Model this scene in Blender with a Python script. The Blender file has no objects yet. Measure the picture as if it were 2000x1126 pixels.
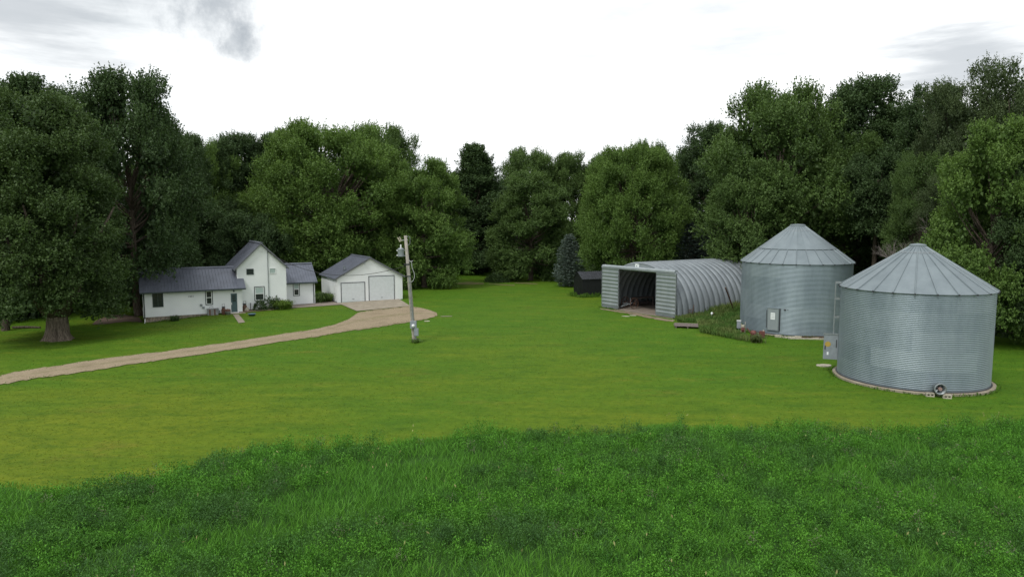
import bpy, math, random
import numpy as np
from mathutils import Vector, Matrix
random.seed(5)
C = bpy.context.scene.collection
# ------------------------------------------------------------------ camera / survey helpers
F = 4000/3; H = 9.5; P = math.atan(133/F); CP, SP = math.cos(P), math.sin(P)
def sm(t):
    t = np.clip(t, 0, 1); return t*t*(3-2*t)
def gz(x, y):                                   # lie of the land: a low dip on the far left
    return -0.45*sm((-29-x)/7)*sm((y-45)/15)
def ray(px, py):
    a = (px-1000)/F; b = -(py-563)/F
    return (a, CP+b*SP, -SP+b*CP)
def G(px, py):                                  # survey point on the ground
    d = ray(px, py); z = 0
    for _ in range(8):
        t = (H-z)/-d[2]; z = float(gz(d[0]*t, d[1]*t))
    return Vector((d[0]*t, d[1]*t, z))
def at(px, py, Y):
    d = ray(px, py); t = Y/d[1]
    return Vector((d[0]*t, Y, H+d[2]*t))
def hit(px, py, o, ang, off=0):                 # survey point on a facade -> (along, height)
    u = (math.cos(ang), math.sin(ang)); v = (-u[1], u[0]); d = ray(px, py)
    t = (o[0]*v[0]+o[1]*v[1]+off)/(d[0]*v[0]+d[1]*v[1])
    x, y = d[0]*t-o[0], d[1]*t-o[1]
    return (x*u[0]+y*u[1], H+d[2]*t)

# ------------------------------------------------------------------ materials
def lin(r, g, b):
    f = lambda c: (c/255/12.92) if c/255 <= .04045 else ((c/255+.055)/1.055)**2.4
    return (f(r), f(g), f(b), 1)
class N:
    def __init__(s, name):
        s.m = bpy.data.materials.new(name); s.m.use_nodes = True
        s.t = s.m.node_tree; s.n = s.t.nodes; s.l = s.t.links; s.n.clear()
        s.out = s.add('ShaderNodeOutputMaterial'); s._p = None
    def add(s, typ, **kw):
        n = s.n.new(typ)
        for k, v in kw.items(): setattr(n, k, v)
        return n
    def set(s, sock, v):
        if hasattr(v, 'is_output') or isinstance(v, bpy.types.NodeSocket): s.l.new(v, sock)
        else: sock.default_value = v
    def math(s, op, a, b=0.0, clamp=False):
        n = s.add('ShaderNodeMath', operation=op, use_clamp=clamp); s.set(n.inputs[0], a); s.set(n.inputs[1], b); return n.outputs[0]
    def mix(s, fac, a, b, blend='MIX'):
        n = s.add('ShaderNodeMix', data_type='RGBA', blend_type=blend)
        s.set(n.inputs[0], fac); s.set(n.inputs[6], a); s.set(n.inputs[7], b); return n.outputs[2]
    def pos(s, kind='world', scale=(1,1,1), rot=(0,0,0)):
        if kind == 'world': o = s.add('ShaderNodeNewGeometry').outputs['Position']
        else: o = s.add('ShaderNodeTexCoord').outputs['Object']
        m = s.add('ShaderNodeMapping'); m.inputs['Scale'].default_value = scale; m.inputs['Rotation'].default_value = rot
        s.l.new(o, m.inputs[0]); return m.outputs[0]
    def noise(s, scale, detail=4, rough=.6, kind='world', vscale=(1,1,1), rot=(0,0,0)):
        n = s.add('ShaderNodeTexNoise'); n.inputs['Scale'].default_value = scale
        n.inputs['Detail'].default_value = detail; n.inputs['Roughness'].default_value = rough
        s.l.new(s.pos(kind, vscale, rot), n.inputs['Vector']); return n.outputs[0]
    def ramp(s, fac, lo, hi):
        n = s.add('ShaderNodeMapRange'); s.set(n.inputs[0], fac); n.inputs[1].default_value = lo; n.inputs[2].default_value = hi
        n.interpolation_type = 'SMOOTHSTEP'; return n.outputs[0]
    def attr(s, name, out='Fac'):
        return s.add('ShaderNodeAttribute', attribute_name=name).outputs[out]
    def bump(s, h, dist=.02, strength=1):
        b = s.add('ShaderNodeBump'); b.inputs['Distance'].default_value = dist; b.inputs['Strength'].default_value = strength
        s.set(b.inputs['Height'], h); return b.outputs[0]
    def bsdf(s, col, rough=.7, metal=0.0, normal=None, spec=.4):
        b = s.add('ShaderNodeBsdfPrincipled')
        s.set(b.inputs['Base Color'], col); s.set(b.inputs['Roughness'], rough); s.set(b.inputs['Metallic'], metal)
        b.inputs['Specular IOR Level'].default_value = spec
        if normal is not None: s.l.new(normal, b.inputs['Normal'])
        return b.outputs[0]
    def end(s, sh):
        s.l.new(sh, s.out.inputs[0]); return s.m
def simple(name, col, rough=.6, metal=0.0, var=.12, scale=3, kind='object', spec=.4):
    n = N(name); c = (*col[:3], 1)
    d = tuple(x*(1-var*1.6) for x in col[:3])+(1,)
    f = n.noise(scale, 5, .65, kind)
    return n.end(n.bsdf(n.mix(n.ramp(f, .35, .65), d, c), rough, metal, spec=spec))
def leafmat(name, dark, light, trans=.25):
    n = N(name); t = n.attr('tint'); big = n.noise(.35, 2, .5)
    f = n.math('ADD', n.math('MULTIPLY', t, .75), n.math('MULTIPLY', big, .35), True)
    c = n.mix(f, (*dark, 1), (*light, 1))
    p = n.bsdf(c, .55, 0, spec=.25)
    tr = n.add('ShaderNodeBsdfTranslucent'); n.l.new(n.mix(.5, c, (light[0]*1.2, light[1]*1.2, light[2]*.6, 1)), tr.inputs[0])
    mx = n.add('ShaderNodeMixShader'); mx.inputs[0].default_value = trans
    n.l.new(p, mx.inputs[1]); n.l.new(tr.outputs[0], mx.inputs[2])
    return n.end(mx.outputs[0])
M = {}
M['maple'] = leafmat('maple_leaves', (.040, .080, .023), (.116, .190, .047), .23)
M['old_maple'] = leafmat('old_maple_leaves', (.031, .061, .021), (.090, .146, .041), .21)
M['maple_bright'] = leafmat('bright_maple_leaves', (.054, .108, .025), (.146, .240, .050), .25)
M['dark_leaf'] = leafmat('dark_leaves', (.028, .055, .022), (.076, .130, .042), .2)
M['olive_leaf'] = leafmat('olive_leaves', (.034, .057, .025), (.096, .138, .050), .2)
M['spruce_blue'] = leafmat('blue_spruce_needles', (.062, .092, .078), (.165, .215, .18), .1)
M['spruce_dark'] = leafmat('dark_spruce_needles', (.018, .030, .026), (.040, .060, .050), .1)
M['lily'] = leafmat('daylily_leaves', (.05, .10, .015), (.14, .22, .03))
M['weed'] = leafmat('weed_leaves', (.045, .075, .02), (.12, .15, .045))
def bark(name, a, b):
    n = N(name); v = n.noise(5, 6, .7, 'object', (3, 3, .35))
    c = n.mix(n.ramp(v, .35, .7), a, b)
    return n.end(n.bsdf(c, .9, 0, n.bump(v, .08), spec=.1))
M['bark'] = bark('bark', (.045, .036, .028, 1), (.17, .14, .11, 1)); M['old_bark'] = bark('old_pale_bark', (.085, .068, .052, 1), (.27, .225, .178, 1))
M['dead_wood'] = simple('dead_wood', (.26, .23, .21), .9, 0, .25, 6)
M['fresh_wood'] = simple('split_wood', (.45, .33, .16), .9, 0, .25, 6)
def lawn(name, blade=False):
    n = N(name)
    big = n.noise(.035, 3, .55); mid = n.noise(.16, 5, .65, vscale=(.5, 1.3, 1), rot=(0, 0, .15))
    fine = n.noise(2.2, 6, .75); mow = n.noise(.55, 4, .65, vscale=(.16, 1.1, 1), rot=(0, 0, .32))
    sep = n.add('ShaderNodeSeparateXYZ'); n.l.new(n.pos(), sep.inputs[0])
    near = n.ramp(n.math('ADD', sep.outputs[1], n.math('MULTIPLY', sep.outputs[0], .45)), 50, 12)
    y = n.math('ADD', n.math('MULTIPLY', near, .40), n.math('ADD', n.math('MULTIPLY', big, 1.25), n.math('MULTIPLY', mid, .75)))
    y = n.ramp(y, .85, 1.55)
    c = n.mix(y, (.066, .156, .008, 1), (.140, .180, .010, 1))
    c = n.mix(n.math('MULTIPLY', n.ramp(n.noise(.33, 6, .75, vscale=(.45, 1, 1), rot=(0, 0, .2)), .55, .72), .6), c, (.165, .150, .022, 1))
    c = n.mix(n.math('MULTIPLY', n.ramp(mow, .45, .68), .32), c, (.040, .105, .005, 1))
    c = n.mix(n.math('MULTIPLY', n.ramp(fine, .38, .70), .5), c, (.040, .088, .004, 1))
    if blade: c = n.mix(n.attr('tint'), c, n.mix(.5, c, (.17, .21, .02, 1)))
    f2 = n.noise(5.5, 5, .8, vscale=(.6, 1.2, 1), rot=(0, 0, .3)); c = n.mix(n.math('MULTIPLY', n.ramp(f2, .50, .72), .45), c, (.135, .195, .020, 1)); c = n.mix(n.math('MULTIPLY', n.ramp(f2, .46, .28), .45), c, (.034, .078, .004, 1))
    m2 = n.noise(.75, 5, .75, vscale=(.5, 1.2, 1), rot=(0, 0, .2))
    c = n.mix(n.math('MULTIPLY', n.ramp(m2, .48, .70), .55), c, (.034, .092, .006, 1))
    c = n.mix(n.math('MULTIPLY', n.ramp(m2, .46, .28), .50), c, (.168, .200, .016, 1))
    h = n.math('ADD', n.noise(9, 4, .7), n.math('MULTIPLY', fine, 1.2))
    return n.end(n.bsdf(c, .85, 0, None if blade else n.bump(h, .06, .9), spec=.12))
M['lawn'] = lawn('mown_lawn'); M['blade'] = lawn('mown_grass_blades', True)
def crop():
    n = N('field_plants'); c = n.attr('col', 'Color')
    p = n.bsdf(c, .6, 0, spec=.2)
    tr = n.add('ShaderNodeBsdfTranslucent'); n.l.new(n.mix(.3, c, (.15, .25, .03, 1)), tr.inputs[0])
    mx = n.add('ShaderNodeMixShader'); mx.inputs[0].default_value = .22
    n.l.new(p, mx.inputs[1]); n.l.new(tr.outputs[0], mx.inputs[2]); return n.end(mx.outputs[0])
M['crop'] = crop()
def gravel():
    n = N('gravel'); f = n.noise(14, 5, .75); b = n.noise(.6, 4, .6)
    c = n.mix(n.ramp(f, .3, .7), (.205, .165, .11, 1), (.375, .305, .21, 1))
    c = n.mix(n.math('MULTIPLY', n.ramp(b, .45, .7), .5), c, (.20, .16, .105, 1)); c = n.mix(n.math('MULTIPLY', n.attr('tint'), n.ramp(n.noise(2.5, 5, .7), .35, .65)), c, (.12, .125, .045, 1))
    return n.end(n.bsdf(c, .95, 0, n.bump(f, .03), spec=.1))
M['gravel'] = gravel()
def concrete(name, a, b):
    n = N(name); f = n.noise(1.2, 6, .7); g = n.noise(12, 4, .7)
    c = n.mix(n.ramp(f, .35, .68), (*a, 1), (*b, 1)); c = n.mix(n.math('MULTIPLY', g, .3), c, (.2, .17, .13, 1))
    return n.end(n.bsdf(c, .9, 0, n.bump(g, .01), spec=.15))
M['concrete'] = concrete('concrete', (.25, .215, .165), (.36, .32, .25))
M['patio'] = concrete('patio_concrete', (.20, .165, .14), (.29, .25, .21))
M['soil'] = concrete('bare_soil', (.17, .13, .085), (.30, .245, .17))
M['thin_grass'] = concrete('worn_thin_grass', (.085, .11, .022), (.16, .15, .05))
M['mulch'] = concrete('mulch', (.10, .07, .055), (.17, .125, .10))
def siding():
    n = N('white_siding'); sep = n.add('ShaderNodeSeparateXYZ'); n.l.new(n.pos('object'), sep.inputs[0])
    z = n.math('FRACT', n.math('DIVIDE', sep.outputs[2], .115))
    g = n.ramp(n.noise(.5, 3, .5, 'object'), .3, .75)
    c = n.mix(g, (.72, .75, .755, 1), (.80, .825, .825, 1))
    c = n.mix(n.math('MULTIPLY', n.ramp(z, .22, .0), .55), c, (.34, .36, .36, 1))
    return n.end(n.bsdf(c, .55, 0, spec=.3))
M['siding'] = siding()
M['white'] = simple('white_trim', (.74, .76, .76), .5, 0, .05)
M['white_door'] = simple('garage_door_white', (.62, .66, .67), .5, 0, .05)
M['roof'] = simple('blue_grey_steel_roof', (.130, .143, .178), .40, .15, .12, 1.2)
M['dark_trim'] = simple('dark_green_trim', (.035, .052, .055), .5, 0, .1)
M['door_green'] = simple('green_door_paint', (.055, .098, .105), .5, 0, .08)
M['stone'] = simple('field_stone', (.32, .27, .21), .9, 0, .35, 5)
M['grey_trim'] = simple('grey_trim', (.12, .13, .14), .5, 0, .1)
M['blind'] = simple('pale_blind', (.36, .45, .43), .7, 0, .06)
def glass():
    n = N('window_glass'); f = n.noise(1.5, 3, .5, 'object')
    return n.end(n.bsdf(n.mix(f, (.012, .016, .018, 1), (.035, .042, .045, 1)), .12, 0, spec=.5))
M['glass'] = glass()
def galv(name, a, b, metal, rough, streak=True, tint=True):
    n = N(name)
    f = n.noise(1.1, 6, .7, 'object', (1, 1, .25)); g = n.noise(7, 4, .7, 'object')
    c = n.mix(n.ramp(f, .3, .72), (*a, 1), (*b, 1))
    if tint: c = n.mix(n.attr('tint'), c, n.mix(.16 if 'corr' in name else .08, c, (.55, .62, .66, 1)))
    c = n.mix(n.math('MULTIPLY', n.ramp(g, .55, .8), .25), c, (a[0]*.7, a[1]*.7, a[2]*.7, 1))
    return n.end(n.bsdf(c, n.math('ADD', n.math('MULTIPLY', f, .2), rough-.1), metal, spec=.5))
M['bin_wall'] = galv('corrugated_galvanised_steel', (.165, .210, .240), (.225, .278, .308), .40, .44)
M['bin_roof'] = galv('galvanised_roof_sheets', (.160, .195, .212), (.205, .245, .262), .35, .48)
M['arch'] = galv('galvanised_arch_panels', (.165, .188, .205), (.23, .258, .275), .25, .46)
M['door_steel'] = galv('pale_green_grey_steel', (.245, .282, .298), (.315, .350, .362), .25, .5, tint=False)
M['steel'] = simple('grey_steel', (.27, .30, .315), .45, .4, .15)
M['dark_steel'] = simple('dark_steel', (.06, .065, .07), .5, .3, .15)
M['black_paint'] = simple('black_boards', (.010, .011, .013), .55, 0, .2)
M['black_roof'] = simple('black_steel_roof', (.10, .105, .12), .25, .5, .15)
M['rust'] = simple('rusty_iron', (.14, .07, .045), .9, .1, .35, 6)
M['red'] = simple('faded_red_paint', (.17, .06, .05), .6, 0, .3, 5)
M['pinkish'] = simple('dull_pink_metal', (.36, .24, .22), .6, .1, .15)
M['yellow'] = simple('yellow_sticker', (.42, .29, .06), .6, 0, .08)
M['pole'] = simple('weathered_pole_wood', (.37, .345, .30), .9, 0, .22, 4)
M['meter_grey'] = simple('meter_box_grey', (.27, .30, .33), .5, .2, .1)
M['paper'] = simple('white_notice_sheet', (.78, .82, .82), .7, 0, .04)
M['wood_dark'] = simple('old_grey_boards', (.19, .155, .14), .95, 0, .3, 5)
M['brown'] = simple('brown_pot', (.15, .085, .06), .8, 0, .2)
M['tub'] = simple('galvanised_tub', (.30, .31, .31), .5, .4, .2)
M['blue'] = simple('faded_blue_plastic', (.07, .13, .18), .6, 0, .1)
M['bone'] = simple('pale_stone', (.46, .42, .34), .9, 0, .2, 5)
M['wire'] = simple('cable_black', (.03, .03, .03), .6, 0, .1)
M['wire_pale'] = simple('aluminium_cable', (.42, .44, .44), .5, .3, .1)

# ------------------------------------------------------------------ mesh builder
class MB:
    def __init__(s): s.v = []; s.f = []; s.t = []; s.tint = 0.0
    def add(s, vs, fs):
        b = len(s.v); s.v += [tuple(v) for v in vs]; s.f += [tuple(i+b for i in f) for f in fs]; s.t += [s.tint]*len(fs); return s
    def box(s, x0, x1, y0, y1, z0, z1, mat=None):
        vs = [(x, y, z) for z in (z0, z1) for y in (y0, y1) for x in (x0, x1)]
        if mat: vs = [mat @ Vector(v) for v in vs]
        return s.add(vs, [(0,2,3,1),(4,5,7,6),(0,1,5,4),(2,6,7,3),(0,4,6,2),(1,3,7,5)])
    def slab(s, c, th):                          # quad corners, thickness straight down
        c = [Vector(p) for p in c]; d = Vector((0, 0, -th))
        return s.add(c+[p+d for p in c], [(0,1,2,3),(7,6,5,4),(0,4,5,1),(1,5,6,2),(2,6,7,3),(3,7,4,0)])
    def prism(s, prof, y0, y1):                  # profile in x,z, pushed along y
        n = len(prof); vs = [(x, y0, z) for x, z in prof]+[(x, y1, z) for x, z in prof]
        return s.add(vs, [tuple(range(n)), tuple(range(2*n-1, n-1, -1))]+[(i, i+n, (i+1)%n+n, (i+1)%n) for i in range(n)])
    def tube(s, pts, rs, n=8, cap=True):
        pts = [Vector(p) for p in pts]; rings = []
        if not hasattr(rs, '__len__'): rs = [rs]*len(pts)
        for i, p in enumerate(pts):
            d = (pts[min(i+1, len(pts)-1)]-pts[max(i-1, 0)]).normalized()
            a = d.cross(Vector((0, 1, 0)) if abs(d.z) > .6 else Vector((0, 0, 1))).normalized(); b = d.cross(a)
            rings.append([p+(a*math.cos(2*math.pi*k/n)+b*math.sin(2*math.pi*k/n))*rs[i] for k in range(n)])
        vs = [v for r in rings for v in r]; fs = []
        for i in range(len(pts)-1):
            for k in range(n): fs.append((i*n+k, i*n+(k+1)%n, (i+1)*n+(k+1)%n, (i+1)*n+k))
        if cap: fs += [tuple(range(n))[::-1], tuple((len(pts)-1)*n+k for k in range(n))]
        return s.add(vs, fs)
    def lathe(s, prof, n=24, c=(0,0,0)):         # profile r,z
        vs = [(c[0]+r*math.cos(2*math.pi*k/n), c[1]+r*math.sin(2*math.pi*k/n), c[2]+z) for r, z in prof for k in range(n)]; fs = []
        for i in range(len(prof)-1):
            for k in range(n): fs.append((i*n+k, i*n+(k+1)%n, (i+1)*n+(k+1)%n, (i+1)*n+k))
        return s.add(vs, fs)
    def blob(s, c, r, seed=0, n=10):
        rnd = random.Random(seed); vs = []; fs = []; m = n//2+1
        for i in range(m+1):
            for k in range(n):
                th = math.pi*i/m; ph = 2*math.pi*k/n; q = rnd.uniform(.85, 1.12) if 0 < i < m else 1
                vs.append((c[0]+r[0]*q*math.sin(th)*math.cos(ph), c[1]+r[1]*q*math.sin(th)*math.sin(ph), c[2]+r[2]*q*math.cos(th)))
        for i in range(m):
            for k in range(n): fs.append((i*n+k, (i+1)*n+k, (i+1)*n+(k+1)%n, i*n+(k+1)%n))
        return s.add(vs, fs)
    def mesh(s, name):
        me = bpy.data.meshes.new(name); me.from_pydata(s.v, [], s.f)
        at_ = me.attributes.new('tint', 'FLOAT', 'FACE'); at_.data.foreach_set('value', s.t); me.update(); return me
def put(name, mb, mat, parent=None, smooth=False, bevel=0):
    me = mb.mesh(name) if isinstance(mb, MB) else mb
    o = bpy.data.objects.new(name, me); C.objects.link(o)
    if not me.materials: me.materials.append(M[mat])
    if parent: o.parent = parent
    if smooth: me.polygons.foreach_set('use_smooth', [True]*len(me.polygons))
    if bevel:
        b = o.modifiers.new('bevel', 'BEVEL'); b.width = bevel; b.segments = 2; b.limit_method = 'ANGLE'
    return o
def each(name, boxes, mat, parent):
    return [put(name, MB().box(*b_), mat, parent) for b_ in boxes]
def tag(o, label=None, cat=None, group=None, kind=None):
    if label: o['label'] = label
    if cat: o['category'] = cat
    if group: o['group'] = group
    if kind: o['kind'] = kind
    return o
def thing(name, loc, label, cat, ang=0, group=None):
    o = bpy.data.objects.new(name, None); C.objects.link(o); o.location = loc; o.rotation_euler = (0, 0, ang)
    o.empty_display_size = .3
    return tag(o, label, cat, group)
def fastmesh(name, V, Q, attrs):
    me = bpy.data.meshes.new(name); k = Q.shape[1]; n = len(Q)
    me.vertices.add(len(V)); me.vertices.foreach_set('co', V.astype(np.float32).ravel())
    me.loops.add(n*k); me.loops.foreach_set('vertex_index', Q.astype(np.int32).ravel())
    me.polygons.add(n); me.polygons.foreach_set('loop_start', np.arange(0, n*k, k, dtype=np.int32))
    for an, (typ, arr) in attrs.items():
        a = me.attributes.new(an, typ, 'FACE')
        a.data.foreach_set('value' if typ == 'FLOAT' else 'color', arr.astype(np.float32).ravel())
    me.update(calc_edges=True); return me
def unit(a): return a/np.maximum(np.linalg.norm(a, axis=-1, keepdims=True), 1e-6)
def leaf_quads(cen, axis, nrm, ln, wd):           # kite-shaped leaves
    axis = unit(axis); side = unit(np.cross(nrm, axis))
    ln = ln[:, None]; wd = wd[:, None]; up = np.cross(axis, side)*wd*.25
    V = np.stack([cen-axis*ln*.5, cen+side*wd*.5+axis*ln*.05+up, cen+axis*ln*.5, cen-side*wd*.5+axis*ln*.05+up], 1).reshape(-1, 3)
    return V, np.arange(len(V)).reshape(-1, 4)
def vnoise(x, y, sc, seed):
    r = np.random.RandomState(seed).rand(256, 256); x = x*sc+1000.3; y = y*sc+1000.7
    xi = np.floor(x).astype(int); yi = np.floor(y).astype(int); fx = x-xi; fy = y-yi
    fx = fx*fx*(3-2*fx); fy = fy*fy*(3-2*fy); g = lambda a, b: r[a % 256, b % 256]
    return (g(xi, yi)*(1-fx)+g(xi+1, yi)*fx)*(1-fy)+(g(xi, yi+1)*(1-fx)+g(xi+1, yi+1)*fx)*fy
def fbm(x, y, sc, seed): return (vnoise(x, y, sc, seed)+.5*vnoise(x, y, sc*2.1, seed+1)+.25*vnoise(x, y, sc*4.3, seed+2))/1.75
def inside(x, y, poly):
    r = np.zeros(len(x), bool); n = len(poly)
    for i in range(n):
        x1, y1 = poly[i][:2]; x2, y2 = poly[(i+1) % n][:2]
        if y1 == y2: continue
        c = ((y1 > y) != (y2 > y)) & (x < (x2-x1)*(y-y1)/(y2-y1)+x1); r ^= c
    return r

# ------------------------------------------------------------------ ground
def grid(near0, near1, step, far):
    a = np.arange(near0, near1+.1, step); return np.concatenate([-np.array(far[::-1], float)+near0, a, np.array(far, float)+near1])
gx = grid(-110, 110, 1.5, [10, 40, 120, 400, 1500, 4000]); gy = grid(-10, 170, 1.5, [10, 40, 120, 400, 1500, 5000])
X, Y = np.meshgrid(gx, gy); Z = gz(X, Y); nx = len(gx)
V = np.stack([X, Y, Z], -1).reshape(-1, 3)
ii, jj = np.meshgrid(np.arange(nx-1), np.arange(len(gy)-1)); b = (jj*nx+ii).ravel()
Q = np.stack([b, b+1, b+nx+1, b+nx], 1)
me = fastmesh('lawn', V, Q, {}); me.materials.append(M['lawn'])
o = bpy.data.objects.new('lawn', me); C.objects.link(o); tag(o, 'wide mown yellow-green lawn between the farm buildings', 'lawn', kind='structure')

def strip(name, up, lo, mat, off, jit, label, cat, dens=.35):
    """sheet between two edges given as survey pixels, following the ground, with ragged edges"""
    def resample(pts, n):
        w = [G(*p) for p in pts]; L = [0]
        for a, b_ in zip(w, w[1:]): L.append(L[-1]+(b_-a).length)
        ts = np.linspace(0, L[-1], n); out = []
        for i in range(3): out.append(np.interp(ts, L, [p[i] for p in w]))
        return np.stack(out, 1), L[-1]
    _, L = resample(up, 2); n = max(4, int(L/dens)); a, _ = resample(up, n); c, _ = resample(lo, n)
    rnd = np.random.RandomState(len(name))
    for e, s_ in ((a, 1), (c, -1)):
        d = unit(a-c); e += d*((rnd.rand(n, 1)-.5)*jit*1.2+(vnoise(e[:, 0], e[:, 1], .8, 3)[:, None]-.5)*jit*1.6)
    R = 15; rows = [a*(1-k/(R-1))+c*(k/(R-1)) for k in range(R)]
    Vv = np.stack(rows, 0).reshape(-1, 3); Vv[:, 2] = gz(Vv[:, 0], Vv[:, 1])+off
    i_, j_ = np.meshgrid(np.arange(n-1), np.arange(R-1)); b_ = (j_*n+i_).ravel()
    vv = (j_.ravel()+.5)/(R-1); tt = np.clip(.9-np.abs(vv-.5)*9, 0, .45)+np.clip((np.abs(vv-.5)-.40)*9, 0, 1)
    m_ = fastmesh(name, Vv, np.stack([b_, b_+n, b_+n+1, b_+1], 1), {'tint': ('FLOAT', tt)}); m_.materials.append(M[mat])
    ob = bpy.data.objects.new(name, m_); C.objects.link(ob); tag(ob, label, cat, kind='structure')
    f = .07 if jit > .3 else .0; return [tuple(p) for p in a*(1-f)+c*f]+[tuple(p) for p in (c*(1-f)+a*f)[::-1]]
drive_up = [(-260,780),(0,733),(100,715.5),(200,700.5),(300,688),(400,675.5),(500,661),(560,651),(620,642),(655,633.5),(682,623),(698,611),(715,606.5),(750,603),(800,598),(822,601),(840,606),(853,611)]
drive_lo = [(-260,800),(0,751),(100,735),(200,720),(300,705.5),(400,691),(500,675.5),(600,660),(650,652),(700,644.5),(750,637),(800,629.5),(825,625),(838,622),(847,619),(854,615.5)]
MASK = [strip('gravel_driveway', drive_up, drive_lo, 'gravel', .035, .38, 'pale gravel driveway curving from the left edge to the garage', 'driveway')]
MASK.append(strip('concrete_apron', [(660,592.2),(778,583.2)], [(697,608),(801,597.6)], 'concrete', .055, .04, 'cracked concrete apron in front of the two garage doors', 'apron'))
MASK.append(strip('patio', [(569,593),(652,587.5)], [(569,602),(668,595)], 'patio', .045, .04, 'greyish brown concrete patio between house and garage', 'patio'))
MASK.append(strip('mulch_bed', [(187,626),(215,615),(240,613.5),(272,620)], [(180,634),(210,632.5),(245,628),(279,629)], 'mulch', .03, .2, 'dull brown mulch bed under the tree left of the house', 'bed'))
MASK.append(strip('stone_bed', [(476,604.5),(560,597.5)], [(471,611),(566,602.5)], 'soil', .06, .15, 'narrow bed of tan stones along the gabled house front', 'bed'))
MASK.append(strip('soil_patch', [(886,553),(915,550),(945,552.5)], [(886,554),(915,556),(945,555)], 'thin_grass', .02, .35, 'small brown bare patch left of the round lawn shrub', 'bare patch'))
MASK.append(strip('soil_patch', [(955,553.5),(980,555),(1005,556)], [(955,555),(980,557),(1005,558)], 'thin_grass', .02, .3, 'thin pale bare streak just below the round lawn shrub', 'bare patch'))
MASK.append(strip('soil_patch', [(1005,551.5),(1030,551.5),(1050,554)], [(1005,553.5),(1030,554.5),(1050,555)], 'thin_grass', .02, .3, 'pale bare streak at the foot of the thick leafy tree', 'bare patch'))
MASK.append(strip('soil_patch', [(1172,602),(1210,607),(1250,613),(1300,622),(1318,625)], [(1174,604),(1210,609.5),(1250,617),(1290,625.5),(1314,628)], 'soil', .02, .3, 'broken pale concrete and soil edge before the arched building', 'bare patch'))
MASK.append(strip('stepping_path', [(455,614.5),(466,614)], [(466,631),(479,629.5)], 'concrete', .04, .08, 'short worn paving path leading from the green door', 'path'))

# ------------------------------------------------------------------ farmhouse
HA = math.radians(29); HO = G(474, 610)
house = thing('farmhouse', HO, 'white two-storey farmhouse with blue-grey metal roofs and low side wings', 'house', HA)
def wall_mesh(x0, x1, y0, y1, z0, z1): return MB().box(x0, x1, y0, y1, z0, z1)
def gable_prof(x0, x1, ze, za, z0=0): return [(x0, z0), (x1, z0), (x1, ze), ((x0+x1)/2, za), (x0, ze)]
def rot_mesh(mb):                                 # turn a prism (profile x,z along y) so its ridge runs along x
    mb.v = [(y, x, z) for x, y, z in mb.v]; mb.f = [f[::-1] for f in mb.f]; return mb
def ridge_roof_x(parent, x0, x1, yf, yr, yb, ze, zr, step=.3, front_only=False):
    th = .09; mb = MB()
    mb.slab([(x0, yf, ze), (x1, yf, ze), (x1, yr, zr), (x0, yr, zr)], th)
    mb.slab([(x0, yr+.001, zr), (x1, yr+.001, zr), (x1, yb, ze), (x0, yb, ze)], th)
    L = math.hypot(yr-yf, zr-ze); k = x0+.15
    while k < x1:
        mb.add([(k-.02, yf, ze+.002), (k+.02, yf, ze+.002), (k+.02, yr, zr+.002), (k-.02, yr, zr+.002),
                (k-.012, yf, ze+.032), (k+.012, yf, ze+.032), (k+.012, yr, zr+.032), (k-.012, yr, zr+.032)],
               [(4,5,6,7), (0,4,7,3), (1,2,6,5), (0,1,5,4)]); k += step
    r = put('roof', mb, 'roof', parent)
    put('ridge_cap', MB().prism([(-.16, -.09), (0, .0), (.16, -.09), (.16, -.05), (0, .05), (-.16, -.05)], x0, x1).__class__() if False else
        rot_mesh(MB().prism([(yr-.18, zr-.06), (yr, zr+.05), (yr+.18, zr-.06), (yr+.18, zr-.02), (yr, zr+.09), (yr-.18, zr-.02)], x0, x1)), 'roof', r)
    return r
def ridge_roof_y(parent, y0, y1, xl, xc, xr, ze, zr, step=.3):
    th = .10; mb = MB()
    mb.slab([(xl, y1, ze), (xl, y0, ze), (xc, y0, zr), (xc, y1, zr)], th)
    mb.slab([(xc+.001, y1, zr), (xc+.001, y0, zr), (xr, y0, ze), (xr, y1, ze)], th)
    k = y0+.15
    while k < y1:
        for a, b_ in ((xl, ze), (xr, ze)):
            mb.add([(a, k-.02, ze+.002), (a, k+.02, ze+.002), (xc, k+.02, zr+.002), (xc, k-.02, zr+.002),
                    (a, k-.012, ze+.032), (a, k+.012, ze+.032), (xc, k+.012, zr+.032), (xc, k-.012, zr+.032)],
                   [(4,5,6,7), (0,4,7,3), (1,2,6,5), (0,1,5,4)])
        k += step
    r = put('roof', mb, 'roof', parent)
    put('ridge_cap', MB().prism([(xc-.18, zr-.07), (xc, zr+.05), (xc+.18, zr-.07), (xc+.18, zr-.02), (xc, zr+.09), (xc-.18, zr-.02)], y0, y1), 'roof', r)
    put('fascia', MB().add([(xl, y0-.03, ze+.03), (xc, y0-.03, zr+.03), (xc, y0-.03, zr-.17), (xl, y0-.03, ze-.17),
                            (xl, y0-.002, ze+.03), (xc, y0-.002, zr+.03), (xc, y0-.002, zr-.17), (xl, y0-.002, ze-.17)],
                           [(0,1,2,3), (7,6,5,4), (0,4,5,1), (3,2,6,7), (0,3,7,4), (1,5,6,2)])
        .add([(xr, y0-.03, ze+.03), (xc, y0-.03, zr+.03), (xc, y0-.03, zr-.17), (xr, y0-.03, ze-.17),
              (xr, y0-.002, ze+.03), (xc, y0-.002, zr+.03), (xc, y0-.002, zr-.17), (xr, y0-.002, ze-.17)],
             [(3,2,1,0), (4,5,6,7), (1,5,4,0), (7,6,2,3), (4,7,3,0), (2,6,5,1)]), 'grey_trim', r)
    return r
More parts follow.
